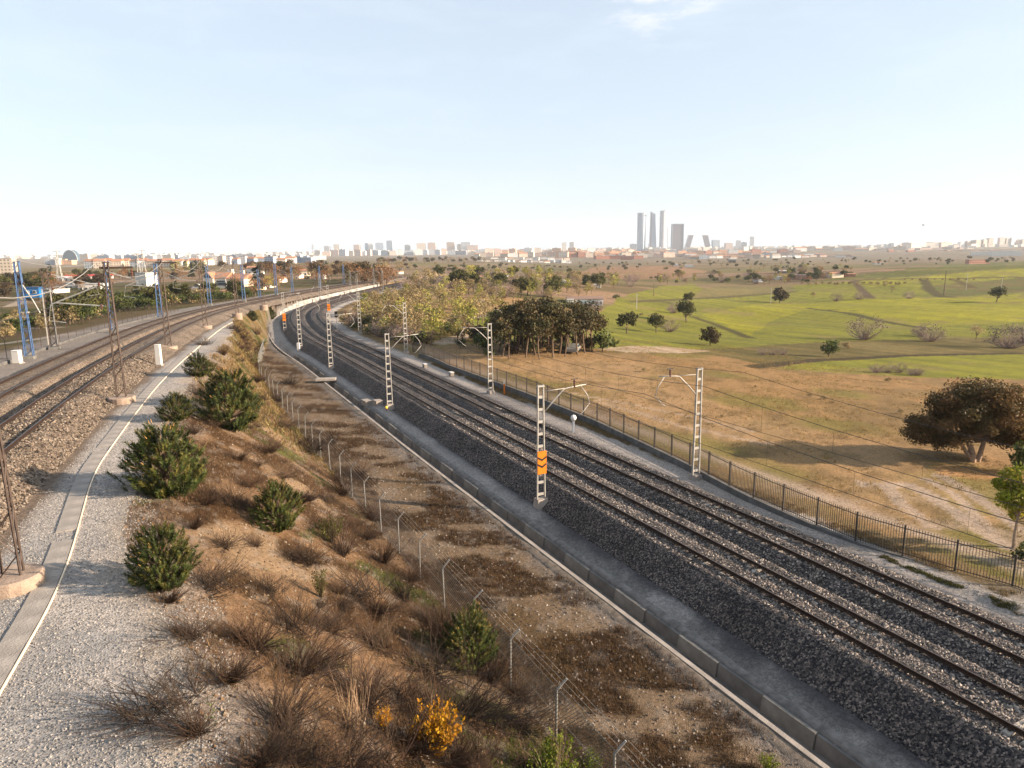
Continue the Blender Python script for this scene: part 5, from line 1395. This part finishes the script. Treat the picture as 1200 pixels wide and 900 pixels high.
b.add([(-21, -18, 0), (21, -18, 0), (21, 18, 0), (-21, 18, 0), (-21, -15, H * .99), (9, -15, H * .93), (9, 15, H * .93), (-16, 15, H)], [(0, 1, 5, 4), (1, 2, 6, 5), (2, 3, 7, 6), (3, 0, 4, 7), (4, 5, 6, 7)])
b.build('shaft', MT['towerglass'], t); MB().prism([(-21, 0), (-12, 0), (-14, H * .98), (-20.8, H * .99)], -18.6, -18.2, plane='xz').build('dark_face', MT['towerdark'], t)
t, H = tower(776.5, 248, 'third of four skyscrapers, a straight rounded shaft with vertical stripes'); n = 30; a = np.arange(n) * 2 * math.pi / n
R0 = 25 + 3.5 * np.cos(3 * a); rings = [np.c_[np.cos(a) * R0, np.sin(a) * R0, np.full(n, z)] for z in (0, H * .5, H)]
loft(rings, n).build('shaft', MT['towerstripe'], t); MB().lathe([(0, 0), (23, 0), (23, 5), (0, 5)], 20, o=(0, 0, H)).build('crown_ring', MT['towerglass'], t)
t, H = tower(793, 263, 'fourth and shortest of the four skyscrapers, a dark flat slab')
MB().box((0, 0, H / 2), (66, 26, H)).build('shaft', MT['towerdark'], t)
for s in (-1, 1): MB().box((s * 35, 0, H / 2 + 2), (4, 30, H + 4)).build('frame_side', MT['w_bluegrey'], t)
MB().box((0, 0, H + 2), (66, 30, 4)).build('frame_top', MT['w_bluegrey'], t)
for px, s, lab in ((806, 1, 'left one of two dark leaning office towers right of the skyscrapers'), (828, -1, 'right one of two dark leaning office towers right of the skyscrapers')):
    g = at_range(px - s * 2, 5200); H = z_at(px, 275.5, 5200) - g[2]; t = tag(empty('leaning_tower', (g[0], g[1], g[2] - 4)), lab, 'tower')
    b = MB(); dx = s * 28; b.add([(-16, -18, 0), (16, -18, 0), (16, 18, 0), (-16, 18, 0), (-16 + dx, -18, H), (16 + dx, -18, H), (16 + dx, 18, H), (-16 + dx, 18, H)], [(0, 1, 5, 4), (1, 2, 6, 5), (2, 3, 7, 6), (3, 0, 4, 7), (4, 5, 6, 7)])
    b.build('shaft', MT['towerdark'], t); MB().box((dx, 0, H + 2), (33, 38, 4)).build('roof', MT['roofgrey'], t)
for px0, px1, py, m, lab in ((834, 842, 281.5, 'bluegrey', 'squat blue-grey tower just right of the leaning pair'), (862, 867, 282, 'grey', 'small grey tower with a rounded look in the hazy skyline'), (878, 882.5, 277.5, 'white', 'thin white tower standing clear of the hazy skyline'), (868, 874, 284, 'grey', 'low grey block left of the thin white tower'), (738, 746, 286, 'grey', 'grey block at the foot of the leftmost skyscraper'),
                         (849, 857, 285, 'pink', 'pinkish hazy block in the gap before the thin white tower'), (760, 768, 286, 'white', 'pale block at the foot of the crystal skyscraper')):
    block(px0, px1, py, 5000, 'w_' + m, lab)
# skyline on the left
for px0, px1, py, m, lab in ((381, 387, 288.5, 'grey', 'grey skyline tower, leftmost of the far towers above the bend'), (392, 399, 286.5, 'cream', 'cream skyline tower, second of the far towers above the bend'), (415.5, 422.5, 287, 'pink', 'pinkish skyline tower, third above the bend'), (428.5, 432, 285, 'bluegrey', 'slim blue half of a pair of skyline towers'), (432.5, 437, 285.5, 'white', 'slim white half of a pair of skyline towers'),
                         (441, 449, 284.8, 'bluegrey', 'dark blue boxy skyline tower'), (454, 461, 282, 'bluegrey', 'tallest blue-grey glass tower of the left skyline'), (489, 499, 285, 'cream', 'cream skyline tower after the tallest one'), (502, 511, 284.5, 'pink', 'pinkish skyline tower next to the cream one'), (524, 533, 284, 'pink', 'twin pinkish tower right of the skyline gap'),
                         (536, 543, 286.5, 'tan', 'tan tower behind the broad pinkish block'), (541, 552, 284, 'grey', 'broad grey block with a stepped top in the skyline'), (548, 561, 287.5, 'pink', 'broad pinkish block over a dark hall'), (475, 481, 287, 'grey', 'pale grey tower with a step, left of the cream one')):
    block(px0, px1, py, 4600, 'w_' + m, lab, rz=R_.uniform(-.1, .1))
block(402, 411, 294.5, 3600, 'w_white', 'low white office block under the far towers of the bend')
block(535, 547, 293.8, 3300, 'w_dark', 'dark low hall under the broad pinkish block', depth=60)
for px0, px1, py, lab in ((658.5, 663.5, 284.5, 'left one of a pair of pale apartment towers above the orange flats'), (667.5, 673, 284, 'right one of a pair of pale apartment towers above the orange flats')):
    block(px0, px1, py, 3600, 'w_white', lab)
# right skyline slabs
k = 0
for px0, px1, py in ((1042, 1054, 285), (1056, 1078, 284.6), (1081, 1096, 284.2), (1097, 1112, 284), (1036, 1041, 286), (1122, 1128, 283.5), (1130, 1136, 282.5), (1138, 1147, 281.5), (1148, 1154, 280.8), (1155, 1161, 279.2), (1168, 1175, 278.6), (1176, 1180.5, 279), (1181.5, 1187, 278.8), (1189, 1193, 281), (1194, 1200, 280.8)):
    block(px0, px1, py, 4200, R_.choice(['w_cream', 'w_pink', 'w_tan', 'w_white']), 'pale hazy apartment slab on the skyline at the far right', 'slabs of the right skyline', rz=R_.uniform(-.05, .4))
# dome-shaped glass disc on the left, orange block, white striped block
g = at_range(84, 2600); t = tag(empty('disc_building', (g[0], g[1], g[2] - 3), -.25), 'large rounded blue-green glass disc building rising over the far left', 'building')
Ht = z_at(84, 293, 2600) - g[2] + 3; R0 = 33; n = 28; a = np.linspace(-.25, math.pi + .25, n)
x, z = np.cos(a) * R0 * 1.0, np.sin(a) * (Ht - 8) + 8; z = np.maximum(z, 0)
b = MB(); dsk = 9
V = np.r_[np.c_[x, np.full(n, -dsk), z], np.c_[x, np.full(n, dsk), z]]
b.add(V, [(i, i + 1, n + i + 1, n + i) for i in range(n - 1)], [(0, i + 1, i) for i in range(1, n - 1)] + [(n, n + i, n + i + 1) for i in range(1, n - 1)]); b.build('shell', MT['domeglass'], t)
b = MB(); b.tube(np.c_[x, np.full(n, -dsk), z], .8, 4).tube(np.c_[x, np.full(n, dsk), z], .8, 4); b.build('rim', MT['w_white'], t)
block(71, 86, 305.2, 1500, 'w_orange', 'orange block below the glass disc building', rz=0)
t = block(54, 64.5, 303.4, 1500, 'w_grey', 'grey and white banded block left of the orange one', rz=.1); block(65, 70, 302.8, 1490, 'w_white', 'narrow white end tower left of the orange block', rz=.1)
block(0, 15, 303, 700, 'w_tan', 'pale flat-roofed building at the left edge behind the blue mast', rz=.1)
block(116, 126, 300, 1900, 'w_white', 'small white block right of the glass disc building'); block(128, 143, 309, 1200, 'w_bluegrey', 'blue-roofed hall right of the second blue mast', rz=0)

# houses and sheds of the nearer left side
def villa():
    g = at(268, 336); d = g[1]; s = d / F
    t = tag(empty('villa', g, -.12), 'cream villa with terracotta roofs and a row of balconied windows', 'house')
    W, Dp, Hh = 25 * s, 10, 4.2
    MB().box((-9 * s, 0, Hh / 2), (26 * s, Dp, Hh)).build('wall', MT['whitewall'], t)
    gb = gable_roof(26 * s, Dp, Hh, 2.3); gb.build('roof', MT['roof'], t, (-9 * s, 0, 0))
    MB().prism([(-22.5 * s, Hh - .2), (-9 * s, Hh - .2), (-15.5 * s, Hh + 2.4)], -Dp / 2 - 1.6, -Dp / 2 + .5, plane='xz').build('gable', MT['whitewall'], t)
    b = MB(); b.add([(-23.2 * s, -Dp / 2 - 2, Hh - .3), (-15.5 * s, -Dp / 2 - 2, Hh + 2.65), (-15.5 * s, -.2, Hh + 2.65), (-23.2 * s, -.2, Hh - .3), (-8.2 * s, -Dp / 2 - 2, Hh - .3), (-8.2 * s, -.2, Hh - .3)], [(0, 1, 2, 3), (1, 4, 5, 2)]); b.build('gable_roof', MT['roof'], t)
    MB().box((-15.7 * s, -Dp / 2 - .9, Hh / 2 - .1), (13 * s, 1.4, Hh - .2)).build('bay', MT['cream'], t)
    facade_windows(t, 13 * s, 3.6, -Dp / 2 - 1.6, 5, 1, .9); 
    me = MB().box((0, 0, 0), (1.1, .1, 1.5)).mesh('window', MT['glass'])
    for q in range(4): put('window', me, t, (-6 * s + q * 2.6 * s, -Dp / 2 - .04, 2.2))
    for q in (-1, 0, 1): put('window', me, t, (-15.5 * s + q * 2.3 * s, -Dp / 2 - 1.63, Hh + .75 + (.15 if q == 0 else 0)))
    MB().box((14 * s, .6, 1.9), (22 * s, Dp, 3.8)).build('wing', MT['cream'], t); gable_roof(22 * s, Dp, 3.8, 2.0).build('wing_roof', MT['roof'], t, (14 * s, .6, 0))
    for q in range(5): put('window', me, t, (6 * s + q * 4 * s, -Dp / 2 + .55, 2.0))
    MB().box((2 * s, 1.5, Hh + 2.6), (5.5 * s, 2.2, 2.0)).build('chimney', MT['whitewall'], t); MB().box((18 * s, 1, Hh + 2.0), (1, 1, 2)).build('chimney', MT['cream'], t)
    MB().box((-8 * s, -Dp / 2 - 5, -.6), (44 * s, .5, 2.2)).build('terrace_wall', MT['whitewall'], t)
    b = MB(); th = np.linspace(0, math.pi, 9)
    for q in range(8):
        a0, a1 = th[q], th[q + 1]
        b.add([(-28 * s - 5 * s * math.cos(v), y_, 1.7 * math.sin(v)) for v in (a0, a1) for y_ in (-7.5, -3.5)], [(0, 1, 3, 2)])
    b.build('awning', MT['white'], t)
villa()
def house(px, py, w, d, h, lab, wall='whitewall', roofm='roof', rise=1.6, cols=3, rows=1, rz=None, cat='house', flat=False):
    g = at(px, py); s = math.hypot(g[0], g[1]) / F; W = w * s
    t = tag(empty('house' if cat == 'house' else 'shed', (g[0], g[1], g[2] - .3), R_.uniform(-.3, .2) if rz is None else rz), lab, cat)
    H = h * s
    if flat:
        MB().box((0, 0, H / 2), (W, d, H)).build('wall', MT[wall], t); MB().box((0, 0, H + .1), (W + .4, d + .4, .22)).build('roof', MT[roofm], t)
    else:
        MB().box((0, 0, H * .39), (W, d, H * .78)).build('wall', MT[wall], t); gable_roof(W, d, H * .78, H * .22).build('roof', MT[roofm], t)
    if cols: facade_windows(t, W, H * .7, -d / 2, cols, rows, H * .18, min(1.1, W / cols * .5), min(1.2, H * .3))
    return t
MT['farmroof'] = mat('brown_tile_roof', (.20, .13, .10), .85, 0, .25, 1.5)
house(685, 356, 40, 9, 9.5, 'long white farmhouse with brown roof at the edge of the green field', 'bluewall', 'farmroof', rise=1, cols=9, rows=1, rz=-.03)
house(668, 355, 8, 7, 5, 'low white annexe at the left end of the farmhouse', 'whitewall', 'roofgrey', cols=2, rz=0, flat=True)
for px, py, w, h, lab, wall, rf, flat in (
    (173, 335, 13, 14, 'plain white boxy shed with a blank lit wall, left of the dark mast', 'whitewall', 'roofgrey', True), (166, 326, 16, 6, 'low red-roofed house behind the boxy white shed', 'cream', 'roof', False),
    (110, 339, 20, 6, 'long white low shed, rightmost of the white sheds', 'whitewall', 'roofgrey', True), (82, 337, 26, 5, 'long white low shed in the middle of the waste ground', 'whitewall', 'roofgrey', True), (60, 343, 24, 4, 'low pale platform-like shed below the blue cabin', 'whitewall', 'roofgrey', True),
    (105, 327, 40, 5, 'long low hall with a bright red roof on the far left', 'whitewall', 'roofred', False), (82, 329, 22, 5, 'white roofed hall left of the red-roofed hall', 'whitewall', 'white', False),
    (300, 322, 16, 10, 'white house with a stepped roof behind the villa', 'whitewall', 'roof', False), (328, 331, 7, 7, 'small white gable house right of the villa', 'whitewall', 'roof', False), (357, 323, 10, 8, 'white and orange house among the rusty trees', 'cream', 'roof', False),
    (376, 327, 10, 6, 'house with a white awning among the rusty trees', 'whitewall', 'roofgrey', True), (340, 326, 26, 4, 'long pale low wall-like shed under the orange trees', 'cream', 'roofgrey', True), (270, 345, 15, 5, 'salmon terrace wall house below the villa', 'cream', 'roof', True), (304, 340, 9, 4, 'low cream outbuilding below the right end of the villa', 'cream', 'roofgrey', True), (316, 337, 9, 4, 'small shed with a turquoise sheet roof right of the villa', 'cream', 'turq', True)):
    if rf == 'roofred' and 'roofred' not in MT: MT['roofred'] = mat('red_roof', (.45, .035, .03), .6)
    if rf == 'turq' and 'turq' not in MT: MT['turq'] = mat('turquoise_sheet', (.05, .35, .30), .5)
    house(px, py, w, 8, h, lab, wall, rf, cols=0 if 'blank' in lab or w < 9 else max(2, int(w / 5)), flat=flat, cat='shed' if 'shed' in lab or 'hall' in lab else 'house')
g = at(41, 352); s = math.hypot(g[0], g[1]) / F; t = tag(empty('site_cabin', g, .05), 'bright blue cabin raised above the waste ground beside the brown mast', 'cabin')
MT['cabinblue'] = mat('blue_cabin_sheet', (.01, .14, .38), .5)
MB().box((0, 0, 7.5 * s), (15 * s, 3, 9.5 * s)).build('body', MT['cabinblue'], t); MB().box((0, 0, 12.5 * s), (15.6 * s, 3.3, .25)).build('roof', MT['bluesteel'], t)
for q in (-1, 1): MB().box((q * 6 * s, 0, 1.4 * s), (.25, 2.6, 2.9 * s)).build('leg', MT['darksteel'], t)
facade_windows(t, 13 * s, 9 * s, -1.5, 2, 1, 7 * s, .9, .8)

# farm buildings of the middle distance
for px, py, w, h, lab, wall, rf, fl_g in ((585, 327, 16, 5, 'white farm shed with a blue-grey roof in the middle distance', 'whitewall', 'bluegrey', False), (570, 328, 10, 4, 'smaller white shed left of the blue-roofed one', 'whitewall', 'white', False), (563, 329, 3, 7, 'narrow white turret by the farm sheds', 'cream', 'roof', False), (645, 330, 4, 8, 'small cream chapel-like house in the scrub', 'cream', 'roof', False),
    (660, 331, 14, 3, 'white greenhouse row right of the cream chapel-like house', 'whitewall', 'white', True), (665, 334, 18, 3, 'long grey shed below the greenhouse row', 'concrete', 'roofgrey', True), (698, 336, 12, 3, 'low white hut in the scrub above the farmhouse', 'whitewall', 'roofgrey', True), (793, 312, 6, 3, 'tiny white hut on the red soil', 'whitewall', 'roofgrey', False), (808, 313, 10, 2.5, 'low white shed right of the tiny hut', 'whitewall', 'white', True),
    (890, 330, 9, 4, 'pale blue trailer-like hut left of the ruined walls', 'bluewall', 'white', True), (912, 327, 8, 3, 'white van-like hut beside the brown ruins', 'whitewall', 'roofgrey', True), (940, 327, 18, 5, 'long brown ruined farm range', 'w_brick', 'roofgrey', True), (978, 325, 13, 6, 'red-brown farm house with pale gable', 'cream', 'roof', False), (995, 324, 9, 4, 'brown shed right of the red-brown farm house', 'w_brick', 'roof', False), (922, 320, 17, 3.5, 'grey sheet roofed barn above the ruins', 'concrete', 'roofgrey', False),
    (1028, 310, 7, 3, 'tiny white cottage on the brown land', 'whitewall', 'roof', False), (1145, 309, 20, 4, 'dark low roofs behind the green hill', 'w_brick', 'roof', True), (1178, 300, 27, 5, 'long white warehouse at the right under the skyline slabs', 'whitewall', 'white', True), (1150, 299, 18, 3, 'lower white warehouse left of the long one', 'whitewall', 'white', True), (466, 321, 9, 4, 'pale hut with a reddish roof beyond the bend', 'cream', 'roof', False), (858, 307, 7, 4, 'grey barn in the brown land below the city', 'concrete', 'roofgrey', False)):
    if rf == 'bluegrey' and 'bluegrey' not in MT: MT['bluegrey'] = mat('bluegrey_roof', (.42, .52, .66), .5)
    house(px, py, w, 9, h, lab, wall, rf, cols=0, flat=fl_g, cat='shed' if any(q in lab for q in ('shed', 'barn', 'hut', 'warehouse', 'greenhouse')) else 'house')

# the near edge of the city: white terraces, orange and brick flats, pale blocks
def row(x0, x1, pyb, pyt, dist, ms, wr, hr, label, group, roof=None, n=None):
    x = x0
    while x < x1:
        w = R_.uniform(*wr); d = dist * R_.uniform(.96, 1.05)
        block(x, x + w, pyt + R_.uniform(-hr, hr), d, R_.choice(ms), label, group, roof=roof if roof != 'mix' else R_.choice(['roof', None, 'gable']), rz=R_.uniform(-.35, .2))
        x += w + R_.uniform(.2, 1.6)
row(558, 668, 309, 305.3, 1500, ['w_white'], (4.5, 7.5), .5, 'small white terraced house in the band in front of the orange flats', 'white terraces', 'mix')
row(575, 665, 305, 301.8, 1750, ['w_white', 'w_cream'], (5, 9), .6, 'white house in the back row of the terraces', 'white terraces, back row', 'mix')
row(652, 745, 300, 295.2, 2100, ['w_orange', 'w_orange', 'w_cream'], (9, 17), .8, 'orange apartment block with pale bays, left of the skyscrapers', 'orange flats', 'roof')
row(697, 742, 306, 299.6, 1750, ['w_brick', 'w_brick', 'w_cream'], (9, 16), .5, 'brick-red apartment block below the orange flats', 'brick flats')
row(742, 960, 303, 297.2, 1900, ['w_white', 'w_cream', 'w_pink', 'w_grey', 'w_cream'], (7, 16), 1.6, 'low pale building at the near edge of the city under the skyscrapers', 'near edge of the city', 'mix')
row(735, 930, 298, 293.2, 2600, ['w_white', 'w_cream', 'w_pink', 'w_orange', 'w_brick'], (5, 11), 1.4, 'pale mid-rise behind the near edge of the city at the skyscrapers', 'mid-rises at the skyscrapers', 'mix')
row(930, 1200, 295, 290.3, 3100, ['w_pink', 'w_cream', 'w_tan', 'w_white'], (6, 15), 1.5, 'hazy low building along the right-hand skyline', 'low buildings of the right skyline', 'mix')
row(1040, 1200, 298, 293.5, 2400, ['w_brick', 'w_pink', 'w_tan'], (6, 14), 1.0, 'reddish low building below the right-hand skyline slabs', 'reddish low buildings', 'mix')
row(370, 560, 298, 293.5, 3600, ['w_white', 'w_grey', 'w_cream', 'w_pink'], (5, 12), 2.0, 'hazy mid-rise in the left skyline between the far towers', 'mid-rises of the left skyline')
row(560, 735, 296, 291.8, 3600, ['w_white', 'w_cream', 'w_pink', 'w_orange'], (5, 11), 1.8, 'hazy low block between the left skyline and the skyscrapers', 'low blocks in the skyline gap')
row(96, 375, 301, 299.2, 1900, ['w_white', 'w_cream', 'w_grey', 'w_bluegrey'], (5, 15), 1.8, 'pale building along the left horizon above the villas', 'buildings of the left horizon')
row(225, 360, 305, 301.2, 1200, ['w_white', 'w_bluegrey', 'w_cream'], (6, 14), 1.5, 'nearer pale block behind the rusty wood on the left', 'nearer blocks on the left', 'mix')
row(655, 760, 302, 296.6, 1950, ['w_orange', 'w_cream', 'w_brick'], (6, 13), 1.2, 'smaller orange or cream block filling in among the orange flats', 'infill of the orange flats', 'mix')
row(800, 1000, 303, 299.2, 1650, ['w_white', 'w_cream', 'w_pink', 'w_tan'], (5, 11), .8, 'low pale building on the field edge right of the skyscrapers', 'field-edge buildings', 'mix')
row(556, 700, 300, 296.2, 2300, ['w_cream', 'w_pink', 'w_white', 'w_tan'], (5, 10), 1.0, 'pale house row rising behind the white terraces', 'rows behind the terraces', 'mix')
row(100, 240, 308, 303.2, 1000, ['w_white', 'w_cream', 'w_tan'], (6, 12), 1.2, 'pale low house among trees on the left horizon', 'low houses on the left', 'gable')
# everything still farther off reads as one hazy mass of roofs
b = MB()
for k in range(900):
    px = R_.uniform(-80, 1280); d = R_.uniform(3800, 7500); g = at_range(px, d)
    w, dp, h = R_.uniform(14, 50), R_.uniform(14, 30), R_.uniform(8, 22) + 3
    b.box((g[0], g[1], g[2] + h / 2 - 3), (w, dp, h), R_.uniform(-.5, .5))
tag(b.build('distant_rooftops', WM['cream']), kind='stuff')

# pylons, poles, a parked car, a bird
def pylon(px, py, dist, lab):
    g = at_range(px, dist); H = z_at(px, py, dist) - g[2]
    t = tag(empty('power_pylon', g, .3), lab, 'pylon'); b = MB(); w = H * .075
    for sx in (-1, 1):
        for sy in (-1, 1): MB().tube([(sx * w, sy * w, 0), (sx * w * .28, sy * w * .28, H * .62), (0, 0, H)], H * .0065, 4).build('leg', MT['galvdull'], t)
    for k in range(9):
        za, zb = H * k / 10, H * (k + 1) / 10; wa, wb = w * (1 - .95 * za / H), w * (1 - .95 * zb / H); e = 1 if k % 2 else -1
        for s in (-1, 1): b.bar((e * wa, s * wa, za), (-e * wb, s * wb, zb), H * .0035, 3); b.bar((s * wa, e * wa, za), (s * wb, -e * wb, zb), H * .0035, 3)
    b.build('lacing', MT['galvdull'], t)
    for z, l in ((.66, .17), (.78, .14), (.9, .1)): MB().bar((-H * l, 0, H * z), (H * l, 0, H * z), H * .006, 4).build('cross_arm', MT['galvdull'], t)
pylon(67, 290.5, 420, 'tall lattice power pylon left of the glass disc building'); pylon(161, 294, 450, 'lattice power pylon left half of a close pair'); pylon(167, 290, 470, 'taller lattice power pylon, right half of a close pair')
pylon(367, 285, 2600, 'thin grey pylon on the skyline at the left of the bend')
def pole(px, pyb, pyt, lab, m='galvdull', r=.12, head=False):
    g = at(px, pyb); d = math.hypot(g[0], g[1]); t = tag(empty('utility_pole', g), lab, 'pole'); H = z_at(px, pyt, g[1]) - g[2]
    MB().tube([(0, 0, -.2), (0, 0, H)], [r, r * .7], 6).build('shaft', MT[m], t); MB().box((0, 0, H - .4), (1.2, .1, .1)).build('cross_arm', MT[m], t)
pole(1106, 346, 317, 'brown wooden pole at the foot of the upright field boundary', 'bark', .28); pole(1173, 341, 326, 'thin pale pole left of the right-edge plough strip', 'galv', .16); pole(746, 362, 344, 'pale grey pole in the green field above the nearest trees', 'galv', .14); pole(766, 347, 332, 'dark wooden pole at the corner of the upper green field', 'bark', .16)
pole(565, 371, 351, 'pale lamp-like pole beside the pale farm track', 'galv', .15); pole(1132, 340, 321, 'pale pole in front of the upright field boundary', 'galv', .14)
pole(903, 356, 337, 'faint pale pole just left of the dusky round tree', 'galv', .12)
def car(px, py, m, lab, rz):
    g = at(px, py); t = tag(empty('parked_car', g, rz), lab, 'car')
    P = [(-2.1, .35), (2.1, .35), (2.1, .75), (1.3, .88), (.7, 1.42), (-1.0, 1.45), (-1.9, .95), (-2.1, .8)]
    MB().prism(P, -.84, .84, plane='xz').build('body', MT[m], t)
    MB().prism([(1.15, .92), (.66, 1.36), (-.95, 1.38), (-1.6, .95)], -.86, .86, plane='xz').build('windows', MT['glass'], t)
    for x in (-1.3, 1.3):
        for y in (-.78, .78):
            w = MB(); w.tube([(x, y - .1, .33), (x, y + .1, .33)], .33, 10).build('wheel', MT['black'], t)
car(672, 413, 'galvdull', 'small grey car parked under the right-hand side of the pine grove', 1.3)
d = rays([(1082, 264)])[0]; p = d * (85 / d[1]); t = tag(empty('bird', (p[0], p[1], p[2] + CAMZ), .7), 'small dark bird gliding high over the right-hand skyline', 'bird')
b = MB(); b.lathe([(0, -.22), (.035, -.16), (.06, 0), (.045, .12), (.02, .2), (0, .24)], 8); me = b.mesh('body', MT['black']); o = put('body', me, t); o.rotation_euler = (math.pi / 2, 0, 0); t.scale = (.62, .62, .62)
for s in (-1, 1): MB().add([(0, .06, 0), (s * .28, .1, .12), (s * .55, -.04, .2), (s * .26, -.04, .11), (0, -.08, 0), (0, .06, .02), (s * .28, .1, .135), (s * .26, -.04, .125), (0, -.08, .02)], [(0, 1, 3, 4), (5, 8, 7, 6)], [(1, 2, 3), (6, 7, 2)]).build('wing', MT['black'], t)

# ------------------------------------------------------------------ air
hz = MB().box((0, 0, 130), (19000, 19000, 310))
hm = bpy.data.materials.new('haze'); hm.use_nodes = True
hn, hl = hm.node_tree.nodes, hm.node_tree.links
hn.clear()
ho = hn.new('ShaderNodeOutputMaterial'); hv = hn.new('ShaderNodeVolumePrincipled')
hv.inputs['Color'].default_value = (.80, .89, 1.0, 1); hv.inputs['Density'].default_value = 6.5e-5; hv.inputs['Anisotropy'].default_value = 0.0
hl.new(hv.outputs[0], ho.inputs['Volume'])
hzo = tag(hz.build('haze', hm), kind='stuff')
